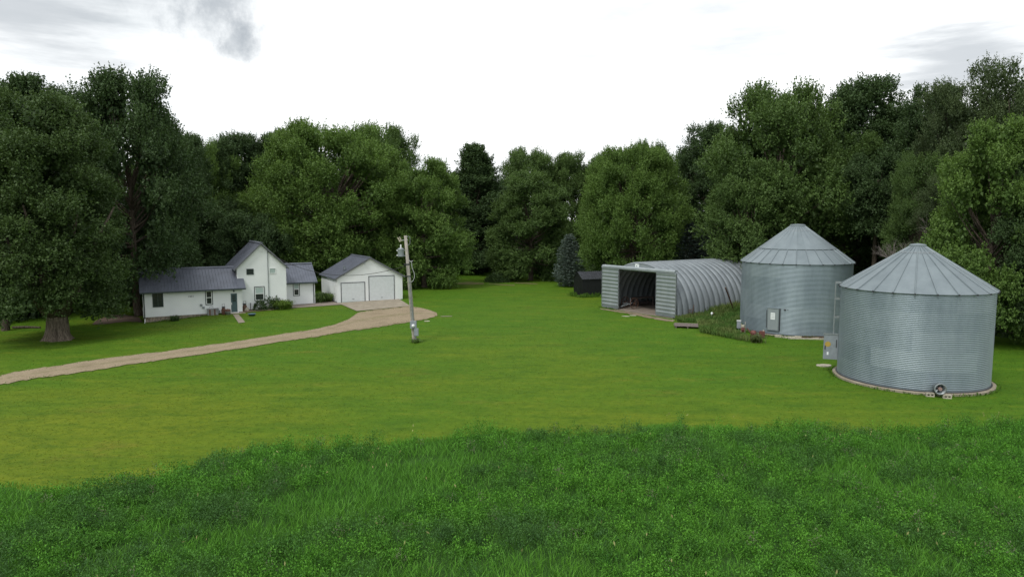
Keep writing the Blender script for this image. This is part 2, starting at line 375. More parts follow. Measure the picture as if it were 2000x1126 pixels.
def window(parent, x0, x1, z0, z1, y, trim='dark_trim', split=True, frame=True, blind=True, pane_mat='glass'):
    t = .07; mb = MB()
    for a in ((x0, x0+t, z0, z1), (x1-t, x1, z0, z1), (x0+t, x1-t, z1-t, z1), (x0+t, x1-t, z0, z0+t)):
        mb.box(a[0], a[1], y-.05, y+.02, a[2], a[3])
    w = put('window', mb, trim, parent); a0, a1, c0, c1 = x0+t, x1-t, z0+t, z1-t
    if frame:
        s = .065; m2 = MB()
        for a in ((a0, a0+s, c0, c1), (a1-s, a1, c0, c1), (a0+s, a1-s, c1-s, c1), (a0+s, a1-s, c0, c0+s)): m2.box(a[0], a[1], y-.04, y+.015, a[2], a[3])
        if split: m2.box(a0+s, a1-s, y-.042, y+.015, (c0+c1)/2-.035, (c0+c1)/2+.035)
        put('frame', m2, 'white', w)
        a0 += s; a1 -= s; c0 += s; c1 -= s
    elif split:
        put('mullion', MB().box((a0+a1)/2-.02, (a0+a1)/2+.02, y-.04, y+.012, c0, c1), trim, w)
    p = put('pane', MB().box(a0, a1, y-.012, y+.005, c0, c1), pane_mat, w)
    if blind:
        mid = (c0+c1)/2+.035
        put('blind', MB().box(a0+.01, a1-.01, y-.02, y-.0125, mid+.01 if split else c0+.01, c1), 'blind', w)
    return w
WL = hit(280.5, 618, HO, HA)[0]                    # left end of the low wing
# low front wing
wy1 = 6.4; put('wall', rot_mesh(MB().prism([(0, .10), (wy1, .10), (wy1, 2.62), (wy1/2, 4.45), (0, 2.62)], WL, 0)), 'siding', house)
put('foundation', MB().box(WL+.06, -.06, .06, wy1-.06, -.75, .097), 'stone', house)
wing_roof = ridge_roof_x(house, WL-.25, -.28, -.36, wy1/2, wy1+.36, 2.58, 4.58)
put('roof', MB().slab([(-.278, -.36, 2.58), (.36, -.36, 2.58), (.36, 1.19, 3.45), (-.278, 1.19, 3.45)], .09), 'roof', house)
gut = put('gutter', MB().box(WL-.25, .36, -.49, -.365, 2.43, 2.55), 'dark_trim', house)
ds = MB().tube([(WL+.10, -.40, 2.45), (WL+.10, -.07, 2.25), (WL+.10, -.07, .0)], .045, 8)
put('downspout', ds, 'dark_trim', house)
put('downspout', MB().tube([(WL+.10, -.07, -.02), (WL+.10, -.10, -.30), (WL+.06, -.42, -.38)], .05, 8), 'white', house)
each('corner_trim', [(x, x+.1, -.015, .1, .1, 2.62) for x in (WL, -.1)], 'white', house)
# wide dark opening and low wall on the left end of the wing
lw = put('window', MB().box(WL-.03, WL+.01, .25, 2.6, 1.02, 2.45), 'dark_trim', house); put('pane', MB().box(WL-.04, WL-.031, .32, 2.53, 1.1, 2.38), 'glass', lw)
x0, z1 = hit(400.2, 566.9, HO, HA); x1, z0 = hit(416.2, 594.6, HO, HA); window(house, x0, x1, z0, z1, 0, blind=False)
x0, z1 = hit(297, 571.9, HO, HA); x1, z0 = hit(319.7, 598.8, HO, HA); window(house, x0, x1, z0, z1, 0, frame=False, blind=False)
x0, z1 = hit(449.3, 573, HO, HA); x1, z0 = hit(465.2, 612, HO, HA); z0 = .02
dr = put('door', MB().box(x0+.05, x1-.05, -.045, .02, z0+.08, z1), 'door_green', house)
put('pane', MB().box(x0+.2, x1-.2, -.058, -.046, z0+1.15, z1-.18), 'glass', dr)
mb = MB()
for k in (1, 2): mb.box(x0+.2+k*(x1-x0-.4)/3-.012, x0+.2+k*(x1-x0-.4)/3+.012, -.07, -.059, z0+1.15, z1-.18)
for k in (1, 2): mb.box(x0+.2, x1-.2, -.069, -.0595, z0+1.15+k*.25, z0+1.17+k*.25)
put('muntin', mb, 'door_green', dr)
put('handle', MB().box(x0+.08, x0+.13, -.10, -.046, z0+.85, z0+1.1), 'white', dr)
put('door_frame', MB().box(x0-.03, x0+.047, -.05, .02, z0, z1+.04).box(x1-.047, x1+.08, -.05, .02, z0, z1+.04).box(x0+.05, x1-.05, -.06, .02, z0, z0+.077), 'white', house)
put('porch_light', MB().box((x0+x1)/2-.05, (x0+x1)/2+.06, -.16, -.02, z1+.16, z1+.34).box((x0+x1)/2-.02, (x0+x1)/2+.03, -.1, 0, z1+.34, z1+.4), 'dark_trim', house)
put('doorstep', MB().box(-1.9, .2, -.75, -.06, -.25, .03), 'concrete', house)
for px, py in ((393, 595.2), (397.5, 600.2), (425, 604.5), (427.5, 607.5)):
    s_, h_ = hit(px, py, HO, HA); put('vent', MB().box(s_-.11, s_+.11, -.1, -.002, h_-.11, h_+.1).box(s_-.07, s_+.07, -.12, -.1, h_-.07, h_+.05), 'steel', house)
s_, h_ = hit(373, 578.5, HO, HA)
cu = bpy.data.curves.new('house_number', 'FONT'); cu.body = '1801'; cu.size = .26; cu.extrude = .008; cu.align_x = 'CENTER'; cu.space_character = 1.1
tmpo = bpy.data.objects.new('house_number', cu); C.objects.link(tmpo); bpy.context.view_layer.update()
nme = bpy.data.meshes.new_from_object(tmpo.evaluated_get(bpy.context.evaluated_depsgraph_get())); bpy.data.objects.remove(tmpo)
no = bpy.data.objects.new('house_number', nme); C.objects.link(no); no.parent = house; no.location = (s_, -.014, h_-.09); no.rotation_euler = (math.pi/2, 0, 0); nme.materials.clear(); nme.materials.append(M['grey_trim'])
# gabled two-storey block
GX0, GX1, GY = -.26, 4.68, 1.2; gc = (GX0+GX1)/2
put('wall', MB().prism([(GX0, .14), (GX1, .14), (GX1, 4.55), (gc, 6.92), (GX0, 4.55)], GY, 8.4), 'siding', house)
put('foundation', MB().box(GX0+.06, GX1-.06, GY+.06, 8.3, -.3, .137), 'stone', house)
ridge_roof_y(house, GY-.28, 8.6, GX0-.3, gc, GX1+.3, 4.40, 7.14)
each('corner_trim', [(x, x+.112, GY-.015, GY+.1, .14, 4.5) for x in (GX0-.012, GX1-.1)], 'white', house)
for (a, b_, c_, d_, kw) in ((481, 524.8, 495.6, 535.8, dict(blind=False)), (525.2, 523, 539, 533.9, dict(blind=True, trim='white'))):
    x0, z1 = hit(a, b_, HO, HA, GY); x1, z0 = hit(c_, d_, HO, HA, GY); window(house, x0, x1, z0, z1, GY, split=False, frame=False, **kw)
x0, z1 = hit(496.1, 559.4, HO, HA, GY); x1, z0 = hit(517.4, 586.6, HO, HA, GY); window(house, x0, x1, z0, z1, GY)
s0, h0 = hit(522, 491, HO, HA, GY); mast_top = (s0, GY-.12, h0)
put('service_mast', MB().tube([(s0, GY-.06, .3), (s0, GY-.06, h0-.1), (s0, GY-.1, h0), (s0+.08, GY-.16, h0+.05), (s0+.12, GY-.2, h0-.06)], .035, 8), 'steel', house)
put('meter_box', MB().box(s0+.55, s0+.85, GY-.12, GY-.002, .55, .95), 'white', house)
put('louvre', MB().box(gc-.2, gc+.2, GY-.03, GY-.002, 6.15, 6.5), 'white', house)
# right wing
RY = 4.0; RX1 = hit(615.0, 570, HO, HA, RY)[0]
put('wall', rot_mesh(MB().prism([(RY, .06), (RY+4.6, .06), (RY+4.6, 2.62), (RY+2.3, 4.35), (RY, 2.62)], GX1+.002, RX1)), 'siding', house)
ridge_roof_x(house, GX1+.004, RX1+.25, RY-.32, RY+2.3, RY+4.9, 2.55, 4.52)
put('gutter', MB().box(GX1+.01, RX1+.25, RY-.44, RY-.325, 2.4, 2.52), 'dark_trim', house)
put('downspout', MB().tube([(RX1-.15, RY-.38, 2.4), (RX1-.15, RY-.06, 2.2), (RX1-.15, RY-.06, .1)], .045, 8), 'dark_trim', house)
put('corner_trim', MB().box(RX1-.1, RX1+.012, RY-.015, RY+.1, .06, 2.6), 'white', house)
x0, z1 = hit(571.7, 551.4, HO, HA, RY); x1, z0 = hit(585.7, 577.2, HO, HA, RY); window(house, x0, x1, z0, min(z1, 2.55), RY)
put('chimney_pipe', MB().tube([(GX1+.45, RY+.9, 3.4), (GX1+.45, RY+.9, 3.95)], .12, 10), 'dark_steel', house)

def hloc(x, y, z=0):
    p = HO+Vector((math.cos(HA)*x-math.sin(HA)*y, math.sin(HA)*x+math.cos(HA)*y, 0)); p.z = float(gz(p.x, p.y))+z; return p
# things along the house front
def item(name, px, py, label, cat, parts, group=None, ang=HA):
    t = thing(name, G(px, py), label, cat, ang, group)
    for nm, mb_, mt, sm_ in parts: put(nm, mb_, mt, t, sm_)
    return t
item('planter', 396.5, 614.8, 'low pale trough planter against the house wall, left of the tub', 'planter',
     [('trough', MB().box(-.55, .55, -.2, .2, 0, .42).box(-.6, .6, -.24, .24, .42, .5), 'concrete', False), ('soil', MB().box(-.5, .5, -.16, .16, .5, .52), 'brown', False)])
item('wash_tub', 415.5, 614.6, 'square grey galvanised tub by the small wing window', 'tub',
     [('tub', MB().box(-.5, .5, -.32, .32, 0, .62).box(-.54, .54, -.36, .36, .62, .68), 'tub', False), ('stave', MB().box(-.35, -.2, -.34, -.321, .02, .66).box(.1, .25, -.34, -.321, .02, .66), 'brown', False), ('handle', MB().tube([(-.3, 0, .74), (-.2, 0, .86), (.0, 0, .88), (.1, 0, .74)], .02, 6), 'tub', False)])
def lantern(px, py, label, mat):
    item('milk_can', px, py, label, 'milk can', [('can', MB().lathe([(.0, 0), (.2, 0), (.22, .05), (.22, .5), (.15, .64), (.12, .72), (.0, .72)], 16), mat, True),
        ('lid', MB().lathe([(0, .72), (.17, .72), (.17, .8), (.06, .84), (0, .84)], 16), 'dark_steel', True), ('handle', MB().tube([(-.12, 0, .84), (-.1, 0, 1.1), (.1, 0, 1.1), (.12, 0, .84)], .02, 6), 'tub', False)], 'milk cans beside the front door')
lantern(437, 614, 'dark milk can with wire handle left of the green door', 'rust'); lantern(478.5, 607.5, 'dark milk can with wire handle right of the green door', 'brown')
item('flower_pot', 445.3, 614.2, 'round pot with a small reddish plant left of the green door', 'flower pot',
     [('pot', MB().lathe([(0, 0), (.2, 0), (.28, .3), (.3, .34), (.24, .34), (0, .3)], 14), 'tub', True), ('plant', MB().blob((0, 0, .42), (.3, .3, .2), 4), 'brown', False)])
item('garden_ornament', 482, 607.5, 'small pale pink ornament on the stone bed', 'ornament', [('body', MB().lathe([(0, 0), (.24, 0), (.26, .2), (.15, .38), (.06, .45), (0, .45)], 12), 'bone', True), ('foot', MB().box(-.26, .26, -.2, .2, -.02, .05), 'brown', False)])
item('garden_stake', 489.5, 606.5, 'thin dark stake standing in the stone bed', 'stake', [('stake', MB().tube([(0, 0, -.1), (.02, 0, .75)], .03, 6), 'dark_steel', False), ('cap', MB().box(-.05, .07, -.05, .05, .75, .82), 'dark_steel', False)])
item('plastic_basin', 492, 616.5, 'small blue basin lying in the grass near the house', 'basin', [('basin', MB().lathe([(0, .02), (.26, .02), (.36, .2), (.4, .2), (.4, .23), (.33, .23), (.24, .07), (0, .07)], 18), 'blue', True)])

# ------------------------------------------------------------------ garage
GO = G(658.9, 591.3); GA = math.radians(29)
garage = thing('garage', GO, 'white gabled garage with two overhead doors and grey metal roof', 'garage', GA)
GW, GD, ze, za = 7.92, 7.4, 2.88, 5.0
put('wall', MB().prism([(0, 0.02), (GW, .02), (GW, ze), (GW/2, za), (0, ze)], 0, GD), 'siding', garage)
put('foundation', MB().box(.04, GW-.04, .04, GD-.04, -.3, .018), 'concrete', garage)
ridge_roof_y(garage, -.22, GD+.25, -.25, GW/2, GW+.25, ze-.06, za+.16)
each('corner_trim', [(x, x+.112, -.012, .1, .02, ze-.05) for x in (-.012, GW-.1)], 'white', garage)
def garage_door(x0, x1, z0, z1, n):
    mb = MB(); hgt = (z1-z0)/n
    for k in range(n): mb.box(x0, x1, -.03, .03, z0+k*hgt+.008, z0+(k+1)*hgt-.008)
    mb.box(x0+.01, x1-.01, -.015, .03, z0+.001, z1-.002)
    d = put('garage_door', mb, 'white_door', garage)
    put('door_trim', MB().box(x0-.09, x0-.004, -.05, .03, z0, z1+.09).box(x1+.004, x1+.09, -.05, .03, z0, z1+.09).box(x0-.004, x1+.004, -.05, .03, z1+.004, z1+.09), 'grey_trim', d)
    put('handle', MB().box((x0+x1)/2-.12, (x0+x1)/2+.12, -.06, -.031, z0+.3, z0+.36), 'steel', d)
garage_door(.52, 3.22, .04, 2.24, 4); garage_door(3.82, 6.84, .04, 2.88, 5)
sd = put('door', MB().box(-.03, .02, .55, 1.45, .05, 2.1), 'white', garage); put('handle', MB().blob((-.07, .7, 1.02), (.05, .05, .05), 2, 8), 'dark_steel', sd)
put('foundation', MB().box(-.10, -.005, 0, GD, -.2, .12), 'grey_trim', garage)
s_, h_ = hit(710.5, 513, GO, GA); put('yard_light', MB().box(s_-.06, s_+.06, -.2, -.002, h_-.02, h_+.06).box(s_-.1, s_+.1, -.32, -.2, h_-.1, h_+.06), 'steel', garage)
# dish on the left roof slope
dish = put('satellite_dish', MB().tube([(1.05, .9, 3.4), (1.05, .9, 3.75)], .03, 6), 'steel', garage)
mb = MB(); R_ = .26; md = Matrix.Translation((1.05, .85, 3.95)) @ Matrix.Rotation(math.radians(70), 4, 'X') @ Matrix.Rotation(math.radians(35), 4, 'Y')
tmp = MB().lathe([(0, 0), (R_*.5, .03), (R_, .11), (R_, .13), (R_*.5, .05), (0, .02)], 20); mb.add([md @ Vector(v) for v in tmp.v], tmp.f)
put('reflector', mb, 'steel', dish, True)
put('feed_arm', MB().tube([(1.05, .9, 3.7), (.9, .5, 3.85)], .02, 6), 'dark_steel', dish)

# ------------------------------------------------------------------ arched (quonset) building
QO = G(1175.2, 599.8); q2 = G(1320, 622.5); QA = math.atan2(q2.y-QO.y, q2.x-QO.x); QW = (q2-QO).length; QL = 16.4; QH = 5.2
arch = thing('arched_shed', QO, 'grey corrugated steel arch building with partly open sliding front doors', 'shed', QA)
def arch_pt(t, add=0.0):
    a = math.pi*t; e = 1.0/1.08; c, s = math.cos(a), math.sin(a)
    x = -math.copysign(abs(c)**e, c)*(QW/2-.1+add)+QW/2; z = (s**e)*(QH-.12+add); return x, z
def arch_shell():
    per = .8; nseg = 10; ny = int(QL/per)*nseg; nt = 56; vs = []; fs = []; ts = []
    for j in range(ny+1):
        y = .3+(QL-.3)*j/ny; ph = (j % nseg)/nseg; add = .17*(abs(math.sin(math.pi*j/nseg))**.6)
        for i in range(nt+1):
            x, z = arch_pt(i/nt, add); vs.append((x, y, max(z-.02, 0)))
    rnd = random.Random(2); tt = {}
    for j in range(ny):
        for i in range(nt):
            a = j*(nt+1)+i; fs.append((a, a+1, a+nt+2, a+nt+1)); k = (j//nseg, i//14)
            ts.append(tt.setdefault(k, rnd.random()*.7))
    m = MB(); m.v = vs; m.f = fs; m.t = ts; return m
sh = put('arch_shell', arch_shell(), 'arch', arch, True)
so = sh.modifiers.new('thick', 'SOLIDIFY'); so.thickness = .02; so.offset = -1
def end_wall(y, open_x=None, open_z=0):
    n = 40; th = .06; mb = MB(); top = [arch_pt(i/n, -.02) for i in range(n+1)]
    if open_x is None: mb.prism([(x, z) for x, z in top], y, y+th)
    else:
        a, b_ = open_x
        up = [(x, z) for x, z in top if z > open_z+.05]
        mb.prism([(up[0][0], open_z)]+up+[(up[-1][0], open_z)], y, y+th)
        l = [(x, z) for x, z in top if x < a and z < open_z-.02]; mb.prism(l+[(l[-1][0], open_z-.003), (a, open_z-.003), (a, 0)], y, y+th)
        r = [(x, z) for x, z in top if x > b_ and z < open_z-.02]; mb.prism([(b_, 0), (b_, open_z-.003), (r[0][0], open_z-.003)]+r, y, y+th)
    return mb
put('end_wall', end_wall(.34, (1.5, QW-1.5), 4.25), 'door_steel', arch)
put('end_wall', end_wall(QL-.15), 'arch', arch)
def corr_door(x0, x1, z0, z1, y, slope=0.0):
    mb = MB(); per = .36; n = int((z1-z0)/per); per = (z1-z0)/n; prof = []
    for k in range(n):
        z = z0+k*per
        prof += [(-.0, z+.002), (-.075, z+per*.55), (-.08, z+per*.82), (-.0, z+per*.995)]
    vs = [(x, y+d, z) for d, z in prof for x in (x0, x1)]; fs = [(2*i, 2*i+1, 2*i+3, 2*i+2) for i in range(len(prof)-1)]
    mb.add(vs, fs); mb.box(x0, x1, y+.03, y+.055, z0, z1)
    d = put('sliding_door', mb, 'door_steel', arch)
    each('door_edge', [(x0-.05, x0-.001, y-.09, y+.06, z0-.02, z1), (x1+.001, x1+.06, y-.09, y+.06, z0-.02, z1)], 'steel', d)
    put('bottom_rail', MB().box(x0, x1, y-.06, y+.029, z0-.12, z0-.001), 'steel', d)
    return d
corr_door(.1, 2.62, .22, 4.5, 0); corr_door(8.14, QW-.06, .22, 4.42, 0)
trk = MB().prism([(-.12, 4.40), (-.12, 4.58), (.02, 4.70), (.33, 4.70), (.33, 4.58), (.1, 4.55), (.1, 4.40)], .05, QW-.2)
put('door_track', rot_mesh(trk), 'door_steel', arch)
s_, h_ = hit(1244.5, 519, QO, QA, .3); sg = put('sign_plate', MB().box(s_-.26, s_+.26, .26, .33, h_-.2, h_+.2), 'paper', arch)
put('emblem', MB().box(s_-.1, s_+.06, .252, .259, h_-.06, h_+.06), 'steel', sg)
put('brace', MB().tube([(2.72, .1, 4.3), (3.1, .1, 4.45)], .03, 6), 'steel', arch)
# ridge ventilator
vy = 14.6; vx, vz = QW/2+.25, QH+.02
vt = put('roof_vent', MB().tube([(vx, vy, vz-.1), (vx, vy, vz+.28)], .16, 14), 'steel', arch)
put('vent_hood', MB().lathe([(.0, .25), (.34, .25), (.34, .62), (.3, .68), (.1, .78), (.06, .9), (0, .92)], 18, (vx, vy, vz)), 'steel', vt)
QP = lambda x, y, z=0: QO+Vector((math.cos(QA)*x-math.sin(QA)*y, math.sin(QA)*x+math.cos(QA)*y, z))
fl = MB(); fl.add([(*QP(.25, -.15)[:2], .05), (*QP(QW-.25, -.15)[:2], .05), (*QP(QW-.25, QL-.2)[:2], .05), (*QP(.25, QL-.2)[:2], .05),
                   (*QP(.25, -.15)[:2], -.1), (*QP(QW-.25, -.15)[:2], -.1), (*QP(QW-.25, QL-.2)[:2], -.1), (*QP(.25, QL-.2)[:2], -.1)], [(0,1,2,3),(4,5,1,0),(5,6,2,1),(6,7,3,2),(7,4,0,3)])
tag(put('concrete_slab', fl, 'patio'), 'dusty concrete floor inside the arched building', 'floor', kind='structure')
# things stored inside
wb = thing('workbench', QP(1.5, 4.6, .05), 'dark workbench standing inside the arched building', 'workbench', QA)
put('top', MB().box(-.5, .5, -1.4, 1.4, .85, .93), 'wood_dark', wb)
for x in (-.42, .42):
    for y in (-1.3, 1.3): put('leg', MB().box(x-.05, x+.05, y-.05, y+.05, 0, .849), 'wood_dark', wb)
put('shelf', MB().box(-.45, .45, -1.2, 1.2, .28, .33), 'wood_dark', wb)
im = thing('hay_rake', QP(2.25, 1.7, .05), 'old rusty wheeled farm implement just inside the arched building', 'farm implement', QA)
mb = MB(); nW = 24
def ringtube(mb, c, r, th, axis='x', n=24):
    pts = [(c[0], c[1]+r*math.cos(2*math.pi*k/n), c[2]+r*math.sin(2*math.pi*k/n)) if axis == 'x' else (c[0]+r*math.cos(2*math.pi*k/n), c[1], c[2]+r*math.sin(2*math.pi*k/n)) for k in range(n+1)]
    mb.tube(pts, th, 6, False)
for x in (-.35, 1.05):
    m1 = MB(); ringtube(m1, (x, 0, .6), .58, .035); w_ = put('wheel', m1, 'rust', im); m2 = MB()
    for k in range(8): m2.tube([(x, 0, .6), (x, .56*math.cos(k*math.pi/4), .6+.56*math.sin(k*math.pi/4))], .014, 5)
    m2.tube([(x-.06, 0, .6), (x+.06, 0, .6)], .07, 10); put('spokes', m2, 'rust', w_)
put('axle', MB().tube([(-.35, 0, .6), (1.05, 0, .6)], .035, 8), 'dark_steel', im)
put('frame', MB().tube([(0, 0, .6), (.2, -1.2, .25)], .04, 6).tube([(.7, 0, .6), (.3, -1.2, .25)], .04, 6).box(-.3, 1.0, -.55, -.45, .5, .58).tube([(.35, .1, .6), (.35, .1, 1.15)], .03, 6), 'steel', im)
# black garden shed
SO = G(1137.3, 580.2); SA = math.atan2(SO.y-G(1120.5, 576.5).y, SO.x-G(1120.5, 576.5).x)
shed = thing('garden_shed', SO, 'small black gabled shed with metal roof beside the arched building', 'shed', SA)
SW, SD, he, ha = 2.3, 3.6, 2.3, 3.1
put('wall', MB().prism([(-SW, 0.0), (0, 0.0), (0, he), (-SW/2, ha-.1), (-SW, he)], 0, SD), 'black_paint', shed)
mb = MB(); mb.slab([(-SW-.15, SD+.1, he-.05), (-SW-.15, -.12, he-.05), (-SW/2, -.12, ha), (-SW/2, SD+.1, ha)], .05).slab([(-SW/2+.001, SD+.1, ha), (-SW/2+.001, -.12, ha), (.15, -.12, he-.05), (.15, SD+.1, he-.05)], .05)
for k in range(13):
    y = -.1+k*.3
    mb.add([(.15, y-.03, he-.046), (.15, y+.03, he-.046), (-SW/2, y+.03, ha+.004), (-SW/2, y-.03, ha+.004), (.15, y-.015, he), (.15, y+.015, he), (-SW/2, y+.015, ha+.05), (-SW/2, y-.015, ha+.05)], [(4,5,6,7),(0,4,7,3),(1,2,6,5),(0,1,5,4)])
put('roof', mb, 'black_roof', shed)
sdr = put('door', MB().box(-SW/2-.75, -SW/2+.75, -.04, -.002, .08, 1.95), 'black_paint', shed); put('handle', MB().box(-SW/2-.02, -SW/2+.02, -.08, -.041, .95, 1.15), 'dark_steel', sdr)
each('corner_trim', [(-.08, .015, -.015, .08, 0, he-.1), (-SW-.015, -SW+.08, -.015, .08, 0, he-.1)], 'black_paint', shed)

# ------------------------------------------------------------------ grain bins
def bin_wall(R, h, seed, sheets, rings):
    per = .1016; n = int(h/per); per = h/n; sub = 6; nt = 120; rnd = random.Random(seed); tt = {}; off = [rnd.random() for _ in range(rings)]
    th = np.arange(nt)*2*math.pi/nt; zz = np.arange(n*sub+1)*per/sub; rr = R+.0105*np.sin(zz/per*2*math.pi)
    V = np.stack([np.outer(rr, np.cos(th)), np.outer(rr, np.sin(th)), np.outer(zz, np.ones(nt))], -1).reshape(-1, 3)
    i, j = np.meshgrid(np.arange(nt), np.arange(n*sub)); i1 = (i+1) % nt
    Q = np.stack([j*nt+i, j*nt+i1, (j+1)*nt+i1, (j+1)*nt+i], -1).reshape(-1, 4)
    ring = (j*rings//(n*sub)).ravel(); sheet = ((i/nt+np.array(off)[np.minimum(j*rings//(n*sub), rings-1)])*sheets).astype(int).ravel() % sheets
    tab = np.array([[rnd.random()**1.5 for _ in range(sheets)] for _ in range(rings)])
    return fastmesh('wall', V, Q, {'tint': ('FLOAT', tab[np.minimum(ring, rings-1), sheet])})
def bin_roof(R, h, top, rc, ns, step=None):
    mb = MB(); Ro = R*1.022; ze_ = h-.03; rnd = random.Random(3); slope = (top-ze_)/(Ro-rc)
    for k in range(ns):
        a0, a1 = 2*math.pi*k/ns, 2*math.pi*(k+1)/ns; mb.tint = rnd.random()
        segs = [(Ro, ze_), (rc, top)] if step is None else [(Ro, ze_), (R*step, ze_+(Ro-R*step)*slope)]
        P_ = lambda r, a, z: (r*math.cos(a), r*math.sin(a), z)
        if step is None: rr = [(Ro, ze_), (rc, top)]
        else: rm = R*step; zm = ze_+(Ro-rm)*slope; rr = [(Ro, ze_), (rm, zm), (rm+.06, zm-.0), (rm+.06, zm+.03), (rc, top)]
        am = (a0+a1)/2
        for (r0, z0), (r1, z1) in zip(rr, rr[1:]):
            vs = [P_(r0, a0, z0), P_(r0, am, z0), P_(r0, a1, z0), P_(r1, a1, z1), P_(r1, am, z1), P_(r1, a0, z1)]
            mb.add(vs, [(0, 1, 4, 5), (1, 2, 3, 4)])
        # raised seam
        ca, sa = math.cos(a0), math.sin(a0); w = .035; hh = .055; A = []
        for r, z in ((Ro+.02, ze_), (rc, top)):
            A += [(r*ca-w*sa, r*sa+w*ca, z+.004), (r*ca+w*sa, r*sa-w*ca, z+.004), (r*ca+w*.5*sa, r*sa-w*.5*ca, z+hh), (r*ca-w*.5*sa, r*sa+w*.5*ca, z+hh)]
        mb.add(A, [(0,3,7,4), (3,2,6,7), (2,1,5,6), (0,1,2,3)])
    mb.tint = 0; mb.lathe([(Ro, ze_-.002), (R*.9, ze_-.01)], ns)
    return mb
def grain_bin(px_az, D, R, h, top, rc, ns, sheets, label, step=None, seed=1):
    loc = Vector((D*math.sin(px_az), D*math.cos(px_az), 0.0))
    t = thing('grain_bin', loc, label, 'grain bin', -px_az, 'round galvanised grain bins')   # local -y faces the camera side
    w = bin_wall(R, h, seed, sheets, 5); w.materials.append(M['bin_wall']); wo = put('wall', w, 'bin_wall', t, True)
    wo.location.z = .14
    rf = put('roof', bin_roof(R, h+.14, top, rc, ns, step), 'bin_roof', t)
    put('roof_cap', MB().lathe([(rc+.10, top-.10), (rc+.03, top+.0), (rc+.03, top+.10), (rc-.05, top+.15), (0, top+.2)], 24), 'bin_roof', rf)
    clip = MB().box(-.04, .04, -.03, .03, -.05, .05).mesh('eave_clip')
    for k in range(ns):
        a = 2*math.pi*k/ns; r = R*1.022+.03; q = put('eave_clip', clip, 'dark_steel', rf); q.location = (r*math.cos(a), r*math.sin(a), h+.09); q.rotation_euler = (0, 0, a)
    zz = R*.34+rc*.66; put('roof_band', MB().lathe([(rc+.55, top-.55*(top-h-.11)/(R*1.022-rc)+.03), (rc+.5, top-.5*(top-h-.11)/(R*1.022-rc)+.045)], 48), 'steel', rf)
    put('base_angle', MB().lathe([(R+.012, .14), (R+.09, .142), (R+.09, .165), (R+.014, .2)], 96), 'dark_steel', t)
    return t, loc
def pad(name, loc, R, label, h=.14):
    rnd = random.Random(7); n = 72; vs = []; mb = MB()
    pr = [R*(1+rnd.uniform(-.006, .006)) for _ in range(n)]
    for r_, z in ((1.0, -.1), (1.0, h-.03), (.992, h), (0.5, h)):
        for k in range(n): vs.append((loc.x+pr[k]*r_*math.cos(2*math.pi*k/n), loc.y+pr[k]*r_*math.sin(2*math.pi*k/n), z))
    fs = [(i*n+k, i*n+(k+1) % n, (i+1)*n+(k+1) % n, (i+1)*n+k) for i in range(3) for k in range(n)]
    mb.add(vs, fs); tag(put(name, mb, 'concrete'), label, 'foundation', kind='structure')
azR = math.radians(30.70); azL = math.radians(22.63)
bR, lR = grain_bin(azR, 47.1, 4.0, 5.40, 7.95, .42, 24, 9, 'nearer squat galvanised grain bin with a fan at its foot', None, 11)
bL, lL = grain_bin(azL, 63.9, 4.46, 5.85, 9.0, .60, 28, 10, 'farther taller galvanised grain bin with a stepped roof and door', .69, 23)
pad('bin_pad', lR, 4.26, 'round concrete pad under the nearer grain bin'); pad('bin_pad', lL, 4.66, 'round concrete pad under the farther grain bin')
def radial(R, deg, z=0, out=0):                     # deg measured from the side facing the camera, + = right
    a = math.radians(-90+deg); return Vector(((R+out)*math.cos(a), (R+out)*math.sin(a), z)), Matrix.Rotation(a+math.pi/2, 4, 'Z')
def placed(mb, p, rot):
    m = Matrix.Translation(p) @ rot; mb.v = [tuple(m @ Vector(v)) for v in mb.v]; return mb
# door on the farther bin
p, r = radial(4.46, -20.5); p.z -= .46; dd = put('door', placed(MB().box(-.42, .42, -.09, .02, 1.0, 2.72), p, r), 'door_steel', bL)
put('door_frame', placed(MB().box(-.5, -.425, -.11, .04, .92, 2.8).box(.425, .5, -.11, .04, .92, 2.8).box(-.425, .425, -.11, .04, 2.725, 2.8).box(-.425, .425, -.11, .04, .92, .995), p, r), 'bin_roof', dd)
put('hinge', placed(MB().box(.52, .56, -.13, .0, .95, 2.78), p, r), 'dark_steel', dd)
put('notice_sheet', placed(MB().box(-.2, .16, -.10, -.092, 1.85, 2.40), p, r), 'paper', dd)
mb = MB()
for k in range(4): mb.box(-.16, .12, -.104, -.101, 2.28-k*.1, 2.30-k*.1)
put('printed_lines', placed(mb, p, r), 'grey_trim', dd)
put('hinge', placed(MB().box(-.56, -.52, -.1, .0, 1.1, 2.6), p, r), 'dark_steel', dd)
p, r = radial(4.46, -9.0); put('bolt', placed(MB().box(-.08, .08, -.05, .0, 2.2, 2.3).box(.2, .26, -.05, 0, 2.24, 2.28), p, r), 'dark_steel', bL)
# ladder on the nearer bin's left side
p, r = radial(4.0, -86, 0, 0); mb = MB()
for x in (-.2, .2): mb.box(x-.02, x+.02, -.32, -.26, 1.05, 5.7)
lad = put('ladder', placed(mb, p, r), 'steel', bR)
for k in range(15): put('rung', placed(MB().tube([(-.2, -.29, 1.2+k*.31), (.2, -.29, 1.2+k*.31)], .016, 6), p, r), 'steel', lad)
for z in (1.15, 2.3, 3.45, 4.6, 5.6):
    for x in (-.24, .18): put('bracket', placed(MB().box(x, x+.06, -.28, .02, z, z+.10), p, r), 'steel', lad)
